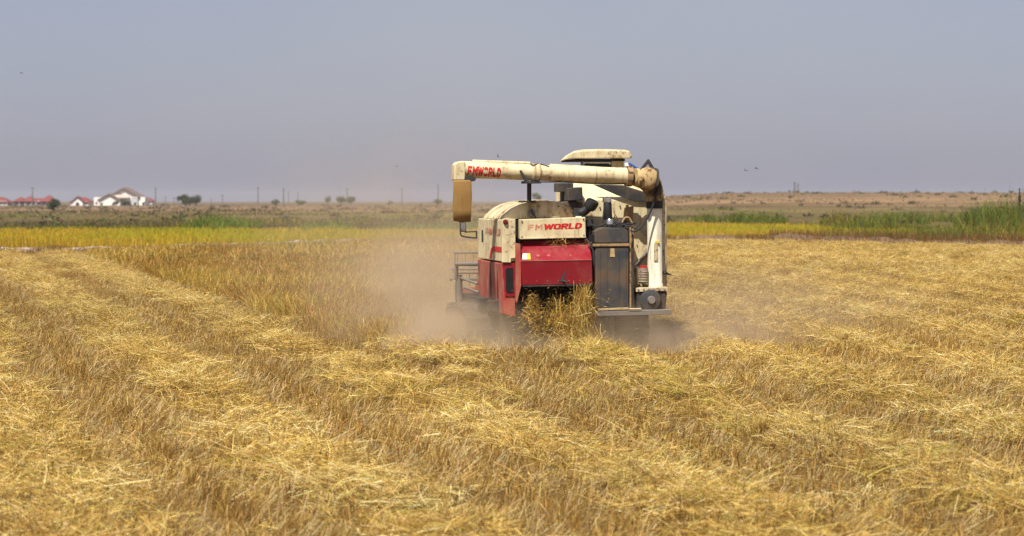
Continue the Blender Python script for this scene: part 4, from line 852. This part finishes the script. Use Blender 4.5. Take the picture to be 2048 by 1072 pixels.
bm = bmesh.new(); hip(bm, X(222), X(258), .2, 3, Z(395), Z(389.5), .1, .8); from_bm('porch_roof', bm, plain('pale_roof', (0.42, 0.34, 0.30), 0.8), o, False)
wall(o, X(262), X(274), 1.2, 1.9, 0, Z(393), HOUSE_G, 'stair_bay')
for (a, yb, z, w_, h_) in ((204, -1, .5, 1.0, .9), (228, -1, .5, 1.1, .9), (248, 2, .4, 1.2, 1.6), (256, 2, .4, 1.0, 1.6), (269, 1.2, .4, 1.0, 1.3), (285, 1.2, .5, .7, .9), (192, 1, 1.0, .7, .8), (250, 2, 3.2, .9, .9)): window(o, X(a), yb, z, w_, h_)
# small far hut
HY2 = 840; p = gp(298, HY2); o = empty('house', p); tag(o, 'tiny red roofed hut beside the large white house', 'house', 'houses on the horizon')
X2 = lambda a: mpx(a, HY2, p); Z2 = lambda c: hz_(c, HY2) - p.z
wall(o, X2(292), X2(305), 0, 4, 0, Z2(402), HOUSE_G); bm = bmesh.new(); hip(bm, X2(291), X2(306), 0, 4, Z2(402), Z2(395), .3); from_bm('roof', bm, ROOF_R, o, False); window(o, X2(298), 0, .4, .7, .8)

# ------------------------------------------------------------------ trees and bushes
def tree(px, Y, wpx, ytop, label, name='tree', lobes=5, leaves=900, dark=1.0, group='trees on the horizon', ybase=None, sx=0.0):
    p = gp(px, Y); o = empty(name, p); h = hz_(ytop, Y) - p.z; rw = wpx / F * Y / 2
    bm = bmesh.new(); tubeb(bm, [(0, 0, -.2), (rw * .05, 0, h * .3), (rw * .02, 0, h * .6)], [rw * .10, rw * .07, rw * .03], 8)
    for k in range(4):
        a = random.uniform(0, 6.28); tubeb(bm, [(rw * .04, 0, h * .28), (math.cos(a) * rw * .5, math.sin(a) * rw * .5, h * .62)], [rw * .05, rw * .02], 6)
    from_bm('trunk', bm, BARK, o)
    cs_ = [(0, 0, h * .55, rw * .75, h * .40)] + [(math.cos(k * 2.4) * rw * .5 + sx, math.sin(k * 2.4) * rw * .5, h * random.uniform(.42, .72), rw * random.uniform(.4, .6), h * random.uniform(.2, .3)) for k in range(lobes)]
    n = leaves; ci = rng.integers(0, len(cs_), n); c = np.array(cs_)[ci]; d = norm(rng.normal(size=(n, 3))); r = rng.random(n) ** .4 * rng.uniform(.8, 1.12, n)
    P = c[:, :3] + d * r[:, None] * np.stack([c[:, 3], c[:, 3], c[:, 4]], 1); P[:, 2] = np.maximum(P[:, 2], .05)
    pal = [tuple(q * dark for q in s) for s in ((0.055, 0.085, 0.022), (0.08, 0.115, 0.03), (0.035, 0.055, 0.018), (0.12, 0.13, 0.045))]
    s = rw * .16
    m_ = Mass(); m_.add(ribbons(P, norm(rng.normal(size=(n, 3))), rng.uniform(.7, 1.4, n) * s * 1.3, rng.uniform(.5, 1.1, n) * s, mixpal(n, pal, [.35, .3, .2, .15], .25), 1, None, .5))
    np_mesh('crown', m_.v[0], m_.f[0], GREENLEAF, m_.c[0], o)
    return tag(o, label, 'tree' if name == 'tree' else 'bush', group)
tree(107, 355, 26, 396, 'dark round bush standing alone before the long red roofed house', 'bush', 6, 1100, .75)
tree(371, 730, 34, 388, 'dark green tree between the hut and the poles, larger of a pair', 'tree', 7, 1000, .7)
tree(391, 730, 25, 388, 'dark green tree close against the larger tree of its pair', 'tree', 7, 800, .7)
tree(232, 700, 14, 400, 'small bush in front of the large white house gable', 'bush', 4, 350, .9)
tree(249, 690, 18, 400, 'wide low bush beside the porch of the large white house', 'bush', 4, 400, .9)
tree(288, 740, 8, 402, 'small dark bush at the end wall of the large white house', 'bush', 3, 250, .8)
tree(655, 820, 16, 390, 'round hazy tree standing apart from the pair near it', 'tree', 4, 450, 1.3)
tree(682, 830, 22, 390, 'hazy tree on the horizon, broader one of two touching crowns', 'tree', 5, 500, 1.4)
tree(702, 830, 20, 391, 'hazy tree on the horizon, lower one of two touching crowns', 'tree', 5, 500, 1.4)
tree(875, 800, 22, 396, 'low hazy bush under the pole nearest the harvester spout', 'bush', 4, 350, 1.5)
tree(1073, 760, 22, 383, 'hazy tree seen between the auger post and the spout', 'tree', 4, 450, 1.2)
tree(1560, 700, 16, 386, 'small bush on the horizon beside the tall tank tower', 'bush', 4, 300, 1.0)
tree(1638, 690, 12, 383, 'small dark bush on the horizon past the tank tower', 'bush', 4, 300, .8)
tree(1384, 660, 9, 390, 'small bush on the horizon next to the harvester', 'bush', 3, 200, .9)
tree(1425, 680, 16, 388, 'low flat bush on the horizon between harvester and tower', 'bush', 3, 250, 1.0)
tree(1918, 640, 26, 385, 'wide low bush on the bare skyline above the reeds', 'bush', 4, 350, .8)
tree(2022, 560, 10, 381, 'small bush on the skyline beside the dark post', 'bush', 3, 250, .7)
tree(550, 760, 20, 398, 'low scrubby bush among the poles on the horizon', 'bush', 4, 300, 1.0)
tree(600, 790, 26, 399, 'low grey scrub bush beyond the cluster of poles', 'bush', 4, 300, 1.3)
tree(780, 800, 14, 400, 'tiny low bush alone between two hazy poles', 'bush', 3, 200, 1.4)
# ------------------------------------------------------------------ poles, tower, post
def pole(px, Y, ytop, label, arm=1.0, r=0.13):
    p = gp(px, Y); h = hz_(ytop, Y) - p.z; o = empty('utility_pole', p)
    bm = bmesh.new(); tubeb(bm, [(0, 0, -.3), (0, 0, h)], [r * 1.25, r * .8], 10); from_bm('pole', bm, POLE, o)
    if arm:
        bm = bmesh.new(); boxb(bm, -arm, arm, -.07, .07, h - .55, h - .40); ca = from_bm('crossarm', bm, POLE, o, False)
        for s in (-.85, 0, .85):
            bm = bmesh.new(); tubeb(bm, [(arm * s, 0, h - .4), (arm * s, 0, h - .2)], .07, 6); from_bm('insulator', bm, GREY, ca)
    return tag(o, label, 'pole', 'utility poles on the horizon')
pole(65, 780, 374, 'utility pole rising over the long red roofed house', .9, .2); pole(311, 800, 375, 'tall grey pole between the hut and the dark tree pair', .5, .2)
pole(331, 900, 393, 'short pole close to the tall grey pole', .4); pole(348, 900, 394, 'short pole just before the dark tree pair', .4)
pole(422, 850, 397, 'shortest pole past the dark tree pair', .3); pole(445, 760, 389, 'short lamp pole with a side arm past the dark tree pair', .7, .14)
pole(516, 860, 374, 'tall thin pole in open scrub past the lamp pole', .4, .2); pole(567, 840, 376, 'tall pole of the close pair in open scrub', .4, .24); pole(577, 880, 383, 'lower thin pole of the close pair in open scrub', .3)
pole(596, 860, 384, 'thin pole just past the close pair', .3); pole(694, 860, 376, 'pole rising behind the two touching hazy trees', .9, .2)
pole(804, 860, 375, 'hazy pole standing alone towards the harvester', .5, .2); pole(876, 860, 369, 'tallest hazy pole next to the harvester spout', .5, .22)
# tank tower on the skyline
p = gp(1592, 700); o = empty('tank_tower', p); h = hz_(364, 700) - p.z; tag(o, 'narrow pale tower of two posts on the skyline', 'tower')
for s in (-.55, .75):
    bm = bmesh.new(); tubeb(bm, [(s, 0, -.3), (s, 0, h - (0.5 if s > 0 else 0))], .22 if s < 0 else .16, 10); from_bm('tower_post', bm, POLE, o)
bm = bmesh.new(); boxb(bm, -1.0, 1.2, -.8, .8, -.3, h * .28); from_bm('tower_base', bm, POLE, o, False)
for z in (.45, .65, .85):
    bm = bmesh.new(); boxb(bm, -.5, .7, -.06, .06, h * z, h * z + .15); from_bm('tower_rung', bm, POLE, o, False)
# post in the reeds
p = gp(2039, 150); o = empty('marker_post', p); h = hz_(376, 150) - p.z; tag(o, 'thin dark marker post rising out of the reeds at the frame edge', 'post')
bm = bmesh.new(); tubeb(bm, [(0, 0, -.2), (0, 0, h * .82), (0, 0, h)], [.06, .055, .05], 8); from_bm('post', bm, BLACK, o)
bm = bmesh.new(); boxb(bm, -.09, .09, -.07, .07, h * .66, h * .80); from_bm('post_sleeve', bm, BLACK, o, False)

# ------------------------------------------------------------------ birds in flight
def bird(px, py, Y, span, roll, yaw, label, flap=0.5):
    x = (px - 1024) / F * Y; z = hz_(py, Y); bm = bmesh.new(); s = span / 2
    secs = [(-.42, .02, .004), (-.30, .05, .03), (-.1, .12, .11), (.12, .13, .13), (.26, .09, .10), (.34, .085, .085), (.42, .02, .02)]
    rows = []
    for (yy_, rx_, rz_) in secs: rows.append([bm.verts.new((math.cos(k * math.pi / 4) * rx_ * s, yy_ * s * 1.5, math.sin(k * math.pi / 4) * rz_ * s)) for k in range(8)])
    for i in range(len(rows) - 1):
        for k in range(8): bm.faces.new((rows[i][k], rows[i][(k + 1) % 8], rows[i + 1][(k + 1) % 8], rows[i + 1][k]))
    bm.faces.new(rows[0][::-1]); bm.faces.new(rows[-1])
    for sg in (-1, 1):
        pts = [(.08, .30, 0), (.45, .36, flap * .35), (1.0, -.12, flap * .75), (.5, .08, flap * .38), (.08, -.12, 0)]
        up = [bm.verts.new((sg * a * s, c * s, d * s + .012 * s)) for a, c, d in pts]; dn_ = [bm.verts.new((sg * a * s, c * s, d * s - .012 * s)) for a, c, d in pts]
        bm.faces.new(up); bm.faces.new(dn_[::-1])
        for k in range(5): bm.faces.new((up[k], dn_[k], dn_[(k + 1) % 5], up[(k + 1) % 5]))
        tl = [(sg * .02, -.5, 0), (sg * .2, -1.0, 0), (sg * .09, -.62, 0)]
        u2 = [bm.verts.new((a * s, c * s, .01 * s)) for a, c, d in tl]; d2 = [bm.verts.new((a * s, c * s, -.01 * s)) for a, c, d in tl]
        bm.faces.new(u2); bm.faces.new(d2[::-1])
        for k in range(3): bm.faces.new((u2[k], d2[k], d2[(k + 1) % 3], u2[(k + 1) % 3]))
    o = from_bm('bird', bm, FEATHER, None); o.location = (x, Y, z); o.rotation_euler = (R(15), R(roll), R(yaw))
    return tag(o, label, 'bird', 'swallows chasing insects round the harvester')
bird(996, 313, 30, .10, 60, 40, 'small dark bird in flight above the unloading auger', .8)
bird(1127, 563, 27.0, .30, 70, 60, 'dark bird with raised wing flying below the red hood', .9)
bird(1337, 548, 27.4, .24, 10, 75, 'dark bird gliding past the riser pipe of the harvester', .1)
bird(1491, 341, 40, .14, 30, 20, 'lower one of two birds in the open sky', .7); bird(1513, 337, 42, .14, -20, 80, 'higher one of two birds in the open sky', .3)
bird(793, 333, 45, .11, 20, 40, 'tiny bird in the sky before the auger spout', .6); bird(43, 146, 45, .12, 10, 60, 'tiny bird high in the empty sky over the red roofs', .4)

# ------------------------------------------------------------------ dust raised by the machine, and the haze of the air
def box_obj(name, x0, x1, y0, y1, z0_, z1_, mat):
    bm = bmesh.new(); boxb(bm, x0, x1, y0, y1, z0_, z1_); return from_bm(name, bm, mat, None, False)
dm = bpy.data.materials.new('dust'); dm.use_nodes = True; t = dm.node_tree; t.nodes.clear()
out = t.nodes.new('ShaderNodeOutputMaterial'); pv = t.nodes.new('ShaderNodeVolumePrincipled'); t.links.new(pv.outputs[0], out.inputs['Volume'])
pv.inputs['Color'].default_value = (0.76, 0.61, 0.43, 1); pv.inputs['Anisotropy'].default_value = 0.1
tc = t.nodes.new('ShaderNodeTexCoord')
nz = t.nodes.new('ShaderNodeTexNoise'); nz.inputs['Scale'].default_value = 0.9; nz.inputs['Detail'].default_value = 4; t.links.new(tc.outputs['Object'], nz.inputs['Vector'])
nr = t.nodes.new('ShaderNodeMapRange'); nr.inputs[1].default_value = 0.34; nr.inputs[2].default_value = 0.66; nr.inputs[3].default_value = 0.05; nr.inputs[4].default_value = 2.0; t.links.new(nz.outputs['Fac'], nr.inputs[0])
tot = None
for (c, r, dn) in (((-1.1, 31.0, 0.3), (2.5, 3.4, 1.9), 0.55), ((-0.65, 28.3, 0.05), (1.4, 1.6, 1.05), 4.4), ((1.7, 28.6, 0.0), (1.5, 1.6, 0.95), 3.2), ((2.9, 29.4, 0.0), (2.2, 2.2, 0.7), 0.4), ((0.5, 27.3, 0.0), (2.4, 0.9, 0.42), 1.2), ((-2.0, 38, 1.0), (4.5, 8, 3.4), 0.05), ((3.5, 33, 0.3), (4.5, 5, 1.3), 0.10)):
    mp = t.nodes.new('ShaderNodeVectorMath'); mp.operation = 'SUBTRACT'; mp.inputs[1].default_value = c; t.links.new(tc.outputs['Object'], mp.inputs[0])
    dv = t.nodes.new('ShaderNodeVectorMath'); dv.operation = 'DIVIDE'; dv.inputs[1].default_value = r; t.links.new(mp.outputs[0], dv.inputs[0])
    ln = t.nodes.new('ShaderNodeVectorMath'); ln.operation = 'LENGTH'; t.links.new(dv.outputs[0], ln.inputs[0])
    m2 = t.nodes.new('ShaderNodeMapRange'); m2.interpolation_type = 'SMOOTHSTEP'; m2.inputs[1].default_value = 1.0; m2.inputs[2].default_value = 0.0; m2.inputs[3].default_value = 0.0; m2.inputs[4].default_value = dn
    t.links.new(ln.outputs['Value'], m2.inputs[0])
    if tot is None: tot = m2.outputs[0]
    else:
        ad = t.nodes.new('ShaderNodeMath'); ad.operation = 'ADD'; t.links.new(tot, ad.inputs[0]); t.links.new(m2.outputs[0], ad.inputs[1]); tot = ad.outputs[0]
ml = t.nodes.new('ShaderNodeMath'); ml.operation = 'MULTIPLY'; t.links.new(tot, ml.inputs[0]); t.links.new(nr.outputs[0], ml.inputs[1]); t.links.new(ml.outputs[0], pv.inputs['Density'])
dust = box_obj('dust_cloud', -9.5, 8.5, 26.2, 52, -0.35, 4.8, dm)
tag(dust, 'tan dust cloud swirling round the tracks and flank of the harvester', 'dust', kind='stuff')
hm = bpy.data.materials.new('haze'); hm.use_nodes = True; t = hm.node_tree; t.nodes.clear()
out = t.nodes.new('ShaderNodeOutputMaterial'); pv = t.nodes.new('ShaderNodeVolumePrincipled'); t.links.new(pv.outputs[0], out.inputs['Volume'])
pv.inputs['Color'].default_value = (0.90, 0.92, 0.97, 1); pv.inputs['Density'].default_value = 0.00014; pv.inputs['Anisotropy'].default_value = 0.2
hz = box_obj('haze', -1400, 1400, -30, 2450, -3.0, 11.5, hm)
tag(hz, 'thin dry haze hanging in the air over the plain', 'haze', kind='stuff')
print('TRIS', crop.tris(), rice.tris(), reed.tris(), scrub.tris())
